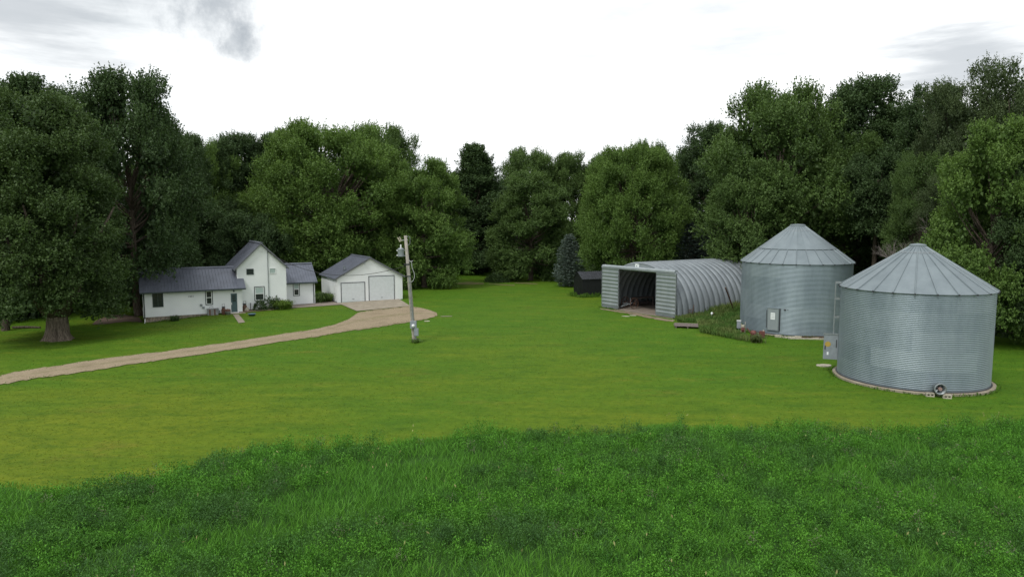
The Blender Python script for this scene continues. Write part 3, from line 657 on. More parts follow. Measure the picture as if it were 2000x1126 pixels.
# open access door by the ladder
cab = put('access_door', MB().box(-.82, 0, -.05, .05, 0, 1.55), 'meter_grey', bR)
cab.location = radial(4.0, -83)[0]+Vector((-.0, -.15, .86)); cab.rotation_euler = (0, 0, math.radians(12))
st = put('sticker', MB().lathe([(0, 0), (.17, 0)], 20), 'yellow', cab); st.data.transform(Matrix.Rotation(math.pi/2, 4, 'X')); st.data.transform(Matrix.Translation((-.58, -.056, .95))); st.data.flip_normals()
put('label_plate', MB().box(-.62, -.52, -.058, -.051, .28, .46), 'paper', cab)
put('latch', MB().box(-.76, -.70, -.09, -.051, .62, .86), 'dark_steel', cab); put('latch', MB().box(-.12, -.07, -.08, -.051, .75, 1.25), 'dark_steel', cab)
put('top_flange', MB().box(-.84, .02, -.08, .08, 1.551, 1.62), 'steel', cab)
# aeration fan on the nearer bin
p, r = radial(4.0, 18.0, .48); m4 = Matrix.Translation(p) @ r @ Matrix.Rotation(math.pi/2, 4, 'X')
def onfan(prof, n=24):
    t_ = MB().lathe(prof, n); t_.v = [tuple(m4 @ Vector(v)) for v in t_.v]; return t_
fan = put('fan', onfan([(.17, -.05), (.17, .15), (.26, .2), (.27, .62), (.31, .63), (.31, .68), (.25, .68), (.24, .3), (.0, .3)]), 'steel', bR, True)
put('fan_motor', onfan([(0, .66), (.09, .66), (.1, .6), (.1, .4), (0, .4)], 14), 'pinkish', fan)
mb = MB()
for k in range(5):
    a = k*2*math.pi/5; mb.add([(.08*math.cos(a), .08*math.sin(a), .50), (.23*math.cos(a-.25), .23*math.sin(a-.25), .46), (.23*math.cos(a+.25), .23*math.sin(a+.25), .54), (.08*math.cos(a+.3), .08*math.sin(a+.3), .53)], [(0,1,2,3)])
mb.v = [tuple(m4 @ Vector(v)) for v in mb.v]; put('fan_blades', mb, 'steel', fan)
def to_world(t, p): return t.location+Matrix.Rotation(t.rotation_euler[2], 3, 'Z') @ Vector(p)
for dx, lab in ((-.42, 'hollow concrete block on the grass, left below the bin fan'), (.36, 'hollow concrete block on the grass, right below the bin fan')):
    p_, _ = radial(4.5, 18.0); w = to_world(bR, p_+Vector((dx, -.05, 0))); w.z = 0
    cb = thing('concrete_block', w, lab, 'concrete block', -azR+math.radians(18), 'concrete blocks under the fan')
    put('block', MB().box(-.2, .2, -.1, .1, 0, .06).box(-.2, .2, -.1, .1, .15, .21).box(-.2, -.15, -.1, .1, .0601, .1499).box(.15, .2, -.1, .1, .0601, .1499).box(-.03, .03, -.1, .1, .0601, .1499), 'bone', cb)

# loose things near the bins and arch
def flat_slab(name, px, py, lx, ly, h, mat, label, cat, ang=0, seed=1):
    rnd = random.Random(seed); n = 14; pr = [(lx*math.cos(2*math.pi*k/n)*rnd.uniform(.85, 1.1), ly*math.sin(2*math.pi*k/n)*rnd.uniform(.85, 1.1)) for k in range(n)]
    t = MB(); t.add([(x, y, -.05) for x, y in pr]+[(x, y, h) for x, y in pr], [tuple(range(n, 2*n))]+[(k, (k+1) % n, (k+1) % n+n, k+n) for k in range(n)])
    ob = put(name, t, mat); ob.location = G(px, py); ob.rotation_euler = (0, 0, ang); return tag(ob, label, cat)
flat_slab('stone_slab', 1610, 714, .52, .38, .06, 'bone', 'flat pale slab lying in the grass between the bins', 'slab', .1)
flat_slab('flat_stone', 872, 617.5, .6, .2, .03, 'patio', 'flat pale stone at the right end of the gravel', 'stone', .1, 3)
flat_slab('flat_stone', 834, 627, .3, .2, .04, 'bone', 'small pale stone in the grass right of the utility pole', 'stone', .0, 4)
flat_slab('flat_stone', 1222, 617.5, .4, .18, .04, 'bone', 'small pale stone in the lawn left before the open arched building', 'stone', -.3, 5)
flat_slab('flat_stone', 1236, 616, .35, .2, .04, 'bone', 'small pale stone in the lawn nearest the open arched doorway', 'stone', -.3, 6)
bd = G(1342, 638); pl = thing('board_platform', bd, 'low dark weathered board platform in the weeds before the arched building', 'platform', math.radians(-14))
for k in range(7): put('board', MB().box(-1.15+random.uniform(-.06, .06), 1.3+random.uniform(-.05, .05), -.98+k*.28, -.98+k*.28+.26, .17, .21), 'wood_dark', pl)
put('joist', MB().box(-1.0, -.9, -.95, .95, -.02, .169).box(1.0, 1.1, -.95, .95, -.02, .169).box(0, .1, -.95, .95, -.02, .169), 'wood_dark', pl)
hw = thing('rusty_harrow', G(1335, 620), 'tangle of rusty bent bars against the arched building', 'scrap iron', 0)
rnd = random.Random(9)
for k in range(9):
    x = -.8+k*.2; put('bar', MB().tube([(x, rnd.uniform(-.1, .3), 0), (x+rnd.uniform(-.35, .35), rnd.uniform(0, .4), rnd.uniform(.7, 1.35))], .03, 6), 'rust', hw)
put('crossbar', MB().tube([(-.8, .1, .55), (.9, .2, .8)], .03, 6).tube([(-.7, .2, .9), (.8, .1, .5)], .03, 6), 'rust', hw)
pa = at(1424, 563, 66.5); pb = G(1437, 614)
beam = thing('leaning_beam', (pb.x, pb.y, 0), 'rusty dark beam leaning against the arched building', 'beam')
put('beam', MB().tube([(0, 0, -.05), (pa.x-pb.x-.2, pa.y-pb.y+.5, 2.9)], .07, 6), 'rust', beam)
u = thing('utility_box', G(1442.5, 650), 'pale grey utility box on a post left of the farther bin', 'utility box', math.radians(-20))
put('box', MB().box(-.16, .16, -.1, .1, .42, 1.05), 'meter_grey', u, bevel=.015); put('lid', MB().box(-.18, .18, -.12, .12, 1.051, 1.09), 'white', u); put('post', MB().tube([(0, 0, -.1), (0, 0, .419)], .04, 8), 'steel', u)
u = thing('fuel_pump', G(1450.5, 657), 'small faded red and white motor stand left of the farther bin', 'motor', math.radians(-20))
put('stand', MB().box(-.1, .1, -.1, .1, 0, .25).tube([(-.14, 0, 0), (-.14, 0, 1.1)], .02, 6).tube([(.16, 0, 0), (.16, 0, 1.25)], .02, 6), 'bone', u)
put('motor', MB().blob((0, 0, .62), (.17, .15, .26), 8), 'red', u); put('cover', MB().box(-.12, .1, -.12, .1, .8, .98), 'bone', u)
u = thing('red_motor', G(1471, 664), 'faded red round motor in the weeds before the farther bin', 'motor', math.radians(-20))
put('housing', MB().lathe([(0, .35), (.12, .36), (.22, .45), (.24, .62), (.16, .78), (0, .8)], 14), 'red', u, True); put('base', MB().box(-.25, .25, -.2, .2, 0, .36), 'rust', u); put('pipe', MB().tube([(-.2, 0, .6), (-.5, 0, .95)], .035, 6), 'red', u)
u = thing('red_can', G(1488, 659), 'dark red fuel can beside the round red motor', 'can', math.radians(-20))
put('can', MB().box(-.22, .22, -.14, .14, .08, .55), 'red', u, bevel=.04); put('cap', MB().tube([(.1, 0, .55), (.1, 0, .63)], .06, 8), 'bone', u); put('foot', MB().box(-.24, .24, -.16, .16, 0, .079), 'rust', u)
for k, (dx, lab) in enumerate(((7.0, 'long pale plank lying along the foot of the farther bin'),)):
    p_, r_ = radial(4.85, 14); pk = thing('plank', to_world(bL, p_), lab, 'plank', -azL+math.radians(14)); pk.location.z = .0
    put('plank', MB().box(-1.6, 1.5, -.12, .1, .0, .12), 'bone', pk); put('pipe', MB().tube([(-.6, -.1, .2), (1.7, .0, .24)], .04, 6), 'rust', pk)
for k in range(6):
    a = [-13, -7, -1, 5, 20, 26][k]; p_, _ = radial(4.78, a); w = to_world(bL, p_); w.z = 0
    lab = ['leftmost', 'second', 'third', 'fourth', 'fifth', 'rightmost'][k]+' pale rubble block along the farther bin foot'
    ob = put('rubble_block', MB().box(-.3, .25, -.16, .14, -.03, random.uniform(.13, .24)), 'bone', None, bevel=.03); ob.location = w; ob.rotation_euler = (0, 0, -azL+math.radians(a)+random.uniform(-.2, .2)); tag(ob, lab, 'rubble', 'rubble blocks along the farther bin')
fc = thing('plastic_jug', G(1390, 624.5), 'small white jug with red cap lying in the tall weeds', 'jug', .4); put('jug', MB().blob((0, 0, .62), (.11, .11, .15), 3), 'paper', fc, True); put('cap', MB().blob((.2, 0, .64), (.07, .07, .07), 5), 'red', fc); put('stake', MB().tube([(0, 0, 0), (0, 0, .5)], .02, 6), 'dead_wood', fc)

# ------------------------------------------------------------------ utility pole
PB = G(809.5, 668); PT = at(791.8, 460, PB.y)-PB
pole = thing('utility_pole', PB, 'leaning wooden utility pole with transformer, beside the gravel driveway', 'utility pole')
put('pole', MB().tube([(0, 0, -.2), (0, 0, 0), PT*.5, PT], [.17, .165, .145, .115], 14), 'pole', pole, True)
L_ = lambda t: PT*t
tr = put('transformer', MB().lathe([(0, -.02), (.24, -.02), (.24, .0), (.24, .52), (.25, .54), (.25, .57), (.14, .63), (0, .64)], 18, L_(.81)+Vector((-.47, -.05, 0))), 'meter_grey', pole, True)
put('bushing', MB().lathe([(0, .75), (.05, .75), (.07, .8), (.045, .84), (.065, .88), (.04, .92), (.055, .96), (.03, 1.03), (0, 1.05)], 10, L_(.81)+Vector((-.47, -.05, -.14))), 'white', tr)
for z in (.52, .08): q = put('mount', MB().box(-.25, .08, -.04, .04, z, z+.08), 'steel', tr); q.data.transform(Matrix.Translation(L_(.80)))
for z in (.48, .1): q = put('lug', MB().box(-.8, -.72, -.09, .0, z, z+.1), 'white', tr); q.data.transform(Matrix.Translation(L_(.80)))
fcu = put('fuse_cutout', MB().tube([(-.62, -.05, .15), (-.42, -.05, -.18)], .05, 8).tube([(-.48, -.05, .2), (-.3, -.05, -.12)], .04, 8), 'bone', pole); fcu.data.transform(Matrix.Translation(L_(.965)))
q = put('bracket', MB().tube([(-.48, -.02, 0), (.15, -.02, .05)], .025, 6), 'steel', fcu); q.data.transform(Matrix.Translation(L_(.955)))
ar = put('insulator_bracket', MB().tube([(.1, 0, .02), (.22, 0, .08), (.34, 0, .0), (.34, 0, -.5), (.24, 0, -.58), (.08, 0, -.56)], .02, 6), 'steel', pole); ar.data.transform(Matrix.Translation(L_(.985)))
wl = put('drip_loop', MB().tube([(.12, -.06, .3), (.3, -.1, .15), (.34, -.1, -.25), (.5, -.1, -.7), (.52, -.1, -1.0), (.38, -.1, -1.3), (.12, -.1, -1.45)], .025, 6).tube([(.2, -.1, .2), (.42, -.1, .28)], .02, 6), 'wire_pale', pole); wl.data.transform(Matrix.Translation(L_(.735)))
for t_ in (.735, .625): put('band', MB().lathe([(.15, -.05), (.17, -.05), (.17, .05), (.15, .05)], 12, L_(t_)).box(L_(t_).x-.3, L_(t_).x-.12, -.03, .03, L_(t_).z-.03, L_(t_).z+.03), 'dark_steel', pole)
put('conduit', MB().tube([L_(.2)+Vector((.06, -.17, 0)), L_(.62)+Vector((.05, -.15, 0))], .035, 8).tube([L_(.2)+Vector((-.05, -.17, 0)), L_(.75)+Vector((-.04, -.14, 0))], .012, 6), 'steel', pole)
mt = put('meter_box', MB().box(-.20, .30, -.36, -.16, 1.15, 1.72), 'meter_grey', pole, bevel=.02); q = put('meter', MB().lathe([(0, .1), (.11, .09), (.13, 0)], 16), 'white', mt, True)
q.data.transform(Matrix.Translation((-.03, -.36, 1.36)) @ Matrix.Rotation(math.pi/2, 4, 'X'))
mt.data.transform(Matrix.Translation((-.08, 0, 0)))
put('breaker_box', MB().box(.02, .36, -.34, -.14, .55, 1.14), 'meter_grey', pole, bevel=.02)
put('conduit', MB().tube([(.14, -.2, -.1), (.14, -.2, .549)], .04, 8), 'steel', pole)
# service cable from pole to house
a = PB+L_(.72)+Vector((-.15, -.1, 0)); mtw = Matrix.Rotation(HA, 3, 'Z') @ Vector(mast_top)+HO
def cable(name, a, b_, sag, r, label, mat='wire'):
    pts = []
    for k in range(41):
        t = k/40; q = a.lerp(b_, t); q.z -= 4*sag*t*(1-t); pts.append(q-a)
    ob = put(name, MB().tube(pts, r, 6), mat); ob.location = a; return tag(ob, label, 'cable')
cable('service_cable', a, mtw, 1.5, .022, 'sagging power cable running from the pole to the house gable', 'wire')

# ------------------------------------------------------------------ trees
def crown_env(style, t):
    if style == 'broad': return np.sqrt(np.maximum(0, 1-((t-.40)/.62)**2))
    if style == 'tall': return np.sqrt(np.maximum(0, 1-((t-.38)/.64)**2))*(1-.25*t)
    if style == 'cone': return np.maximum(.05, (1-t)**.75*np.minimum(1, t*8+.45))
    if style == 'vase': return np.sqrt(np.maximum(0, 1-((t-.58)/.62)**2))
    return np.sqrt(np.maximum(0, 1-((t-.45)/.58)**2))
def make_tree(seed, W, Ht, base, style='broad', nclump=70, nshoot=2300, leaf=.26, shootlen=1.0, up=.55, per=15, spires=40, trunk_r=.4, lobe=1.0, crs=(.085, .15)):
    rs = np.random.RandomState(seed); ch = Ht-base
    t = (np.arange(nclump)+rs.rand(nclump))/nclump; t = .02+.93*t**(.9); rs.shuffle(t)
    ang = np.arange(nclump)*2.39996+rs.rand(nclump)*.9
    lob = 1+.16*lobe*np.sin(ang*2+rs.rand()*6)+.12*lobe*np.sin(ang*3+t*5+rs.rand()*6)
    rad = crown_env(style, t)*W/2*lob*((.42+.46*rs.rand(nclump)**.5) if lobe > .5 else (.55+.38*rs.rand(nclump)**.4))
    cc = np.stack([rad*np.cos(ang), rad*np.sin(ang), base+t*ch], 1)
    cr = W*(crs[0]+(crs[1]-crs[0])*rs.rand(nclump))
    cc[:, 2] = np.minimum(cc[:, 2], Ht-cr*.6)
    w = cr**2; w /= w.sum(); ci = rs.choice(nclump, nshoot, p=w)
    axis_out = cc[ci].copy(); axis_out[:, 2] = (axis_out[:, 2]-(base+ch*.42))*.75; axis_out = unit(axis_out)
    d = unit(rs.normal(size=(nshoot, 3))); d = unit(d+axis_out*.85+np.array([0, 0, .55]))
    p = cc[ci]+d*cr[ci][:, None]*(.55+.5*rs.rand(nshoot, 1))*np.array([1, 1, .8])
    sd = unit(d*.55+axis_out*.35+np.array([0, 0, up])+rs.normal(size=(nshoot, 3))*.28)
    L = shootlen*(.6+.8*rs.rand(nshoot))
    hi = np.zeros(0, int)
    if spires:
        hi = np.argsort(-(p[:, 2]/Ht+.35*np.hypot(p[:, 0], p[:, 1])/W+.22*rs.rand(nshoot)))[:spires]
        par = hi[rs.randint(0, max(1, spires//4), len(hi))]; p[hi] = p[par]+rs.normal(size=(len(hi), 3))*.12; sd[hi] = unit(sd[par]+np.array([0, 0, .8])+rs.normal(size=(len(hi), 3))*.1)
        L[hi] = shootlen*(1.5+.9*rs.rand(len(hi)))
    ctint = rs.rand(nclump)
    u = (np.tile(np.arange(per), nshoot)+rs.rand(nshoot*per))/per; si = np.repeat(np.arange(nshoot), per)
    off = rs.normal(size=(nshoot*per, 3)); L = L*1.2; off = off*(.14*shootlen*(1.15-.8*u))[:, None]
    cen = p[si]+sd[si]*(L[si]*(u-np.where(np.isin(np.arange(nshoot), hi), .68, .35)[si]))[:, None]+off
    nrm = unit(rs.normal(size=cen.shape)*.55+np.array([0, 0, .55])+d[si]*.75)
    ax = unit(off+sd[si]*.6*shootlen*.3+np.array([0, 0, -.05])+rs.normal(size=cen.shape)*.08)
    ln = leaf*.88*(.7+.6*rs.rand(len(cen))); V, Q = leaf_quads(cen, ax, nrm, ln, ln*.8)
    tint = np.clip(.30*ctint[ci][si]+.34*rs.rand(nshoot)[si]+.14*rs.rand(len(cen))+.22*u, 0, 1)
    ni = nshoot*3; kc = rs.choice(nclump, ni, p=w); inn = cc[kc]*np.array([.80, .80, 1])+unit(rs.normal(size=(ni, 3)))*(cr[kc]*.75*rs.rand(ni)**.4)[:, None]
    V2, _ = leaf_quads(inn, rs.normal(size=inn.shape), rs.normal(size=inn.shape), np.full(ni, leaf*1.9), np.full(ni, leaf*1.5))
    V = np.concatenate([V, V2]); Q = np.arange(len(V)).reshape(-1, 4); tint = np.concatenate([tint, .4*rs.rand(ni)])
    me = fastmesh('crown', V, Q, {'tint': ('FLOAT', tint)})
    mb = MB(); r0 = trunk_r; top = Vector((rs.normal()*.3, rs.normal()*.3, base+ch*.72))
    tp = [Vector((0, 0, -.4)), Vector((0, 0, 0)), Vector((rs.normal()*.1, rs.normal()*.1, base*.6)), Vector((top.x*.5, top.y*.5, base+ch*.3)), top]
    mb.tube(tp, [r0*1.5, r0*1.3, r0, r0*.7, r0*.15], 10)
    order = np.argsort(cc[:, 2])
    for j, k in enumerate(order[::2]):
        e = Vector(cc[k]); zs = min(base+.1*ch+max(0, (e.z-base))*.45, base+ch*.6); f = (zs-base)/ch
        s0_ = Vector((top.x*f, top.y*f, zs)); m_ = s0_.lerp(e, .5)+Vector((0, 0, -.06*(e-s0_).length+rs.normal()*.2)); rr = r0*.34*(1-.5*f)
        mb.tube([s0_, m_, e], [rr, rr*.6, rr*.15], 6, False)
    tm = mb.mesh('trunk'); tm.polygons.foreach_set('use_smooth', [True]*len(tm.polygons))
    tm.materials.append(M['bark']); me.materials.append(M['maple'])
    return dict(trunk=tm, crown=me, W=float(np.mean([np.percentile(V[:, k], 99.3)-np.percentile(V[:, k], .7) for k in (0, 1)])), H=float(np.percentile(V[:, 2], 99.75)))
def make_spruce(seed, W=6, Ht=10):
    rs = np.random.RandomState(seed); cen = []; ax = []; nr = []; mb = MB(); mb.tube([(0, 0, -.3), (0, 0, Ht*.95)], [.2, .03], 8)
    n = 210
    for k in range(n):
        t = (k+rs.rand())/n; z = .25+(Ht-.5)*t; R = W/2*min(1, .55+t*2.2)*(1-t)**.45*(.8+.3*rs.rand())+.35; a = k*2.39996+rs.rand()*.4
        m = int(R*26)+14; s = rs.rand(m)**.7; dz = -.25*R*s+.18*R*s**2
        q = np.stack([np.cos(a)*R*s, np.sin(a)*R*s, z+dz], 1); sp = .05+.16*R*(1-s)*1.2
        side = np.array([-math.sin(a), math.cos(a), 0]); q = q+side*(rs.normal(size=(m, 1))*sp[:, None]); q[:, 2] += rs.normal(size=m)*.05
        cen.append(q); ax.append(np.tile([math.cos(a), math.sin(a), .15], (m, 1))+rs.normal(size=(m, 3))*.5); nr.append(np.tile([0, 0, 1.], (m, 1))+rs.normal(size=(m, 3))*.6)
        mb.tube([(0, 0, z), (math.cos(a)*R*.8, math.sin(a)*R*.8, z-.1*R)], [.03, .01], 4, False)
    cen = np.concatenate(cen); ln = .34*(.7+.6*rs.rand(len(cen))); V, Q = leaf_quads(cen, np.concatenate(ax), np.concatenate(nr), ln, ln*.35)
    me = fastmesh('crown', V, Q, {'tint': ('FLOAT', rs.rand(len(cen)))}); tm = mb.mesh('trunk'); tm.materials.append(M['bark']); me.materials.append(M['spruce_blue'])
    return dict(trunk=tm, crown=me, W=W, H=Ht)
PR = {
 'broad1': make_tree(1, 16, 18, 2.0, 'broad', 110, 5600, leaf=.21, spires=110, crs=(.085, .15)),
 'broad2': make_tree(2, 15, 19, 1.8, 'broad', 105, 5400, leaf=.21, spires=90, crs=(.085, .15)),
 'broad3': make_tree(3, 14, 17, 2.4, 'round', 95, 5000, leaf=.20, up=.35, crs=(.09, .15)),
 'tall1': make_tree(4, 12, 22, 3.5, 'tall', 110, 5200, leaf=.21, spires=90, up=.7, crs=(.09, .155)),
 'tall2': make_tree(5, 12, 21, 2.8, 'tall', 105, 5000, leaf=.20, up=.5, crs=(.09, .155)),
 'cone1': make_tree(6, 11, 20, .8, 'cone', 150, 5600, leaf=.19, shootlen=.8, crs=(.08, .135), up=.8, spires=70),
 'round1': make_tree(7, 9, 9, .6, 'round', 75, 3600, leaf=.15, shootlen=.55, crs=(.11, .17), spires=10, trunk_r=.2),
 'vase1': make_tree(8, 13, 20, 2.4, 'vase', 105, 4600, leaf=.16, shootlen=1.0, up=.1, spires=60, crs=(.07, .13)),
 'skirt1': make_tree(9, 13, 16, .2, 'broad', 120, 5600, leaf=.19, shootlen=.75, up=.25, crs=(.085, .14), spires=40),
 'dome1': make_tree(12, 18, 18, 1.6, 'broad', 230, 9000, leaf=.20, spires=150, crs=(.065, .105), lobe=.35, up=.75),
 'high1': make_tree(10, 9, 17, 9.0, 'round', 60, 2800, leaf=.20, up=.3, crs=(.11, .17), spires=40, trunk_r=.34),
 'spruce1': make_spruce(21, 7.2, 10), 'spruce2': make_spruce(22, 7.5, 11),
}
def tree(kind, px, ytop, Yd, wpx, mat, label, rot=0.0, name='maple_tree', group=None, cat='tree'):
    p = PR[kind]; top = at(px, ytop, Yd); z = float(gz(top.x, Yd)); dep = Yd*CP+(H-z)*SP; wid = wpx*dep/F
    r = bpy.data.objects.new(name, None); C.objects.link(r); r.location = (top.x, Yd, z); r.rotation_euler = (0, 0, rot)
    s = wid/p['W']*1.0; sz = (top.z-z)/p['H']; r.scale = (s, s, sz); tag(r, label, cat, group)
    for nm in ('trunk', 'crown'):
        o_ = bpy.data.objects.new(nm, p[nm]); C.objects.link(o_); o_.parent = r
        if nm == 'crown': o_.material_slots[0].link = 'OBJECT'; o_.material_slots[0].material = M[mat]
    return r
T = [
 ('tall1', -60, 165, 68, 230, 'dark_leaf', 'tall dark maple cut by the left picture edge', .3),
 ('tall1', 62, 150, 74, 215, 'dark_leaf', 'tall dark tree rising behind the gnarled maple on the far left', 1.9),
 ('broad2', 246, 146, 71, 262, 'dark_leaf', 'tall open dark maple behind the left wing of the house', 4.0),
 ('skirt1', 292, 400, 82, 130, 'dark_leaf', 'lower dark bushy tree filling the gap behind the left end of the house', 1.3),
 ('tall2', 352, 262, 88, 150, 'dark_leaf', 'dark maple close behind the left end of the house', 2.2),
 ('broad3', 398, 268, 108, 125, 'maple_bright', 'light green treetop left of the dark trees behind the house', .4),
 ('tall2', 462, 262, 112, 140, 'dark_leaf', 'dark tree rising straight behind the house gable', 1.1),
 ('tall1', 535, 258, 116, 130, 'dark_leaf', 'dark tree tucked against the left side of the big round maple', 5.2),
 ('round1', 478, 413, 88, 140, 'dark_leaf', 'low round tree just behind the house gable', 2.7),
 ('dome1', 648, 240, 98, 290, 'maple_bright', 'big round maple behind the garage', .0),
 ('broad3', 745, 248, 112, 160, 'maple', 'maple top showing between the big round maple and the pole', 3.3),
 ('skirt1', 826, 312, 97, 165, 'maple_bright', 'broad maple behind the top of the utility pole', 5.0),
 ('cone1', 926, 283, 124, 165, 'dark_leaf', 'dark pointed tree at the middle of the far treeline', 1.2),
 ('broad3', 1035, 292, 142, 150, 'maple', 'far rounded treetop right of the dark pointed tree', .8),
 ('broad2', 1120, 300, 142, 120, 'maple', 'far treetop behind the blue spruce', 2.9),
 ('broad3', 1198, 293, 136, 120, 'maple', 'far treetop left above the arched building', 4.4),
 ('broad1', 1268, 278, 128, 120, 'maple', 'far treetop above the middle of the arched building', 1.7),
 ('skirt1', 1036, 336, 109, 165, 'maple', 'thick leafy tree reaching the lawn beside the round shrub', .5),
 ('dome1', 1238, 290, 94, 205, 'maple_bright', 'large bright maple directly behind the arched building front', 2.4),
 ('tall2', 1388, 243, 110, 150, 'dark_leaf', 'dark tall tree behind the ventilator of the arched building', 3.0),
 ('broad1', 1528, 168, 82, 290, 'maple', 'huge spreading maple behind the farther grain bin', 1.0),
 ('skirt1', 1475, 315, 77, 170, 'maple', 'lower leafy maple just left behind the farther bin roof', 4.1),
 ('tall2', 1692, 155, 86, 210, 'dark_leaf', 'tallest dark maple on the skyline between the two bin roofs', .2),
 ('high1', 1660, 262, 82, 130, 'maple', 'high-crowned maple with a dark bare trunk just right of the farther bin roof', 5.5),
 ('high1', 1716, 300, 75, 120, 'dark_leaf', 'high-crowned dark tree with a pale straight trunk between the two bin roofs', 2.5),
 ('tall1', 1832, 168, 76, 170, 'dark_leaf', 'dark tall tree behind the nearer bin roof', 2.0),
 ('vase1', 1905, 158, 68, 170, 'olive_leaf', 'dull olive tree with dead twigs on the upper right', .6),
 ('vase1', 2000, 108, 63, 230, 'olive_leaf', 'highest olive tree in the upper right corner', 3.6),
 ('vase1', 1806, 298, 66, 125, 'maple', 'feathery green tree between the nearer bin and the dark trunk', 5.1),
 ('vase1', 1868, 335, 61, 125, 'olive_leaf', 'thin olive tree behind the right slope of the nearer bin roof', 1.4),
 ('skirt1', 1955, 240, 53, 235, 'maple_bright', 'bright green maple to the right of the nearer bin', 2.8),
 ('broad3', 2080, 300, 49, 200, 'dark_leaf', 'dark tree at the right edge beside the nearer bin', .9),
]
for k, a_ in enumerate(T):
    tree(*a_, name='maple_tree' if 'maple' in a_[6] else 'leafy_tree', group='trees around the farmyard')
tree('spruce1', 1112, 454, 98, 66, 'spruce_blue', 'small blue spruce left of the black shed', .4, 'spruce_tree', cat='spruce')
tree('spruce2', 1352, 432, 90, 88, 'spruce_dark', 'dark spruce behind the crown of the arched building, left one', 1.4, 'spruce_tree', 'dark spruces behind the arched building', 'spruce')
tree('spruce2', 1400, 410, 92, 95, 'spruce_dark', 'taller dark spruce behind the arched building, right one', 2.6, 'spruce_tree', 'dark spruces behind the arched building', 'spruce')
rnd = random.Random(12)
sky = [(-100,190,84),(20,215,90),(130,220,88),(190,240,96),(300,290,102),(420,300,126),(500,300,130),(600,290,124),(690,300,128),(790,345,128),(870,345,134),(980,345,140),(1080,340,150),(1160,335,146),(1240,325,142),(1330,290,134),(1440,260,116),(1540,230,104),(1620,215,100),(1740,215,98),(1790,230,90),(1880,210,84),(1960,190,80),(2050,150,76),(2130,150,66)]
for px, yt, Yd in sky:
    tree(rnd.choice(['tall1', 'tall2', 'broad2', 'broad3']), px+rnd.uniform(-12, 12), yt+rnd.uniform(-6, 10), Yd, rnd.uniform(125, 165)*90/Yd, rnd.choice(['dark_leaf', 'dark_leaf', 'maple']),
         'dark grove tree mostly hidden behind the front row of trees', rnd.uniform(0, 6), 'leafy_tree', 'grove trees hidden behind the front row')

# gnarled old maple on the left
TB = G(114, 664)
big = make_tree(37, 14.2, 19.6, 2.3, 'tall', 200, 9000, leaf=.19, spires=120, trunk_r=.62, per=14, crs=(.06, .12))
mp = thing('maple_tree', TB, 'huge old maple with a thick flared gnarled trunk, left of the house', 'tree', 0, 'trees around the farmyard')
def gnarl():
    n = 64; rows = 26; vs = []; fs = []
    for i in range(rows):
        z = -.3+3.6*i/(rows-1)
        for k in range(n):
            a = 2*math.pi*k/n; fl_ = math.exp(-max(z, 0)*1.9)
            r_ = .98+.05*math.sin(3*a+1)+.10*math.sin(z*1.3)+(z > 1.8)*.12*(z-1.8)
            r_ += fl_*(.42+.38*max(0, math.cos(a*5+.6))**2+.25*max(0, math.cos(a*3+2.2)))
            r_ += .045*math.sin(a*19+math.sin(z*2)*.6)+.03*math.sin(a*31+z*1.5)
            da = (a+math.pi/2-.42+math.pi) % (2*math.pi)-math.pi
            r_ -= .42*math.exp(-(da/.16)**2)*max(0, 1-abs(z-.65)/.75)          # hollow scar
            vs.append((.68*r_*math.cos(a), .68*r_*math.sin(a), z))
    for i in range(rows-1):
        for k in range(n): fs.append((i*n+k, i*n+(k+1) % n, (i+1)*n+(k+1) % n, (i+1)*n+k))
    fs.append(tuple((rows-1)*n+k for k in range(n)))
    return MB().add(vs, fs)
put('trunk', gnarl(), 'old_bark', mp, True)
mb = MB(); rnd = random.Random(3)
for k in range(7):
    a = k*.9+.4; c, s = math.cos(a), math.sin(a); Lr = rnd.uniform(4, 6.5)
    mb.tube([(c*.5, s*.5, 2.2), (c*1.3, s*1.3, 3.6), (c*Lr*.5, s*Lr*.5, 6.5), (c*Lr, s*Lr, 11)], [.5, .38, .24, .06], 8)
put('limb', mb, 'bark', mp, True)
co = bpy.data.objects.new('crown', big['crown']); C.objects.link(co); co.parent = mp; co.location = (-.9, .3, 0); co.material_slots[0].link = 'OBJECT'; co.material_slots[0].material = M['old_maple']
# broken stump at the left edge
stp = thing('tree_stump', G(11, 645), 'broken grey stump with a pale split top at the left edge', 'stump')
put('stump', MB().tube([(0, 0, -.2), (0, 0, 0), (.02, 0, .7), (-.06, 0, 1.15)], [.42, .36, .33, .36], 12), 'bark', stp, True)
put('splinter', MB().tube([(.12, -.05, 1.0), (.16, 0, 1.6), (.18, .0, 2.25)], [.16, .17, .07], 6), 'fresh_wood', stp); put('limb_stub', MB().tube([(-.1, -.1, 1.05), (-.5, -.15, 1.45)], [.16, .12], 8), 'bark', stp)
lg = put('log', MB().tube([(-1.2, 0, .1), (0, .05, .12), (1.3, .1, .08)], [.1, .12, .08], 8), 'bark'); lg.location = G(50, 641); tag(lg, 'grey log lying in the shade left of the old maple', 'log')
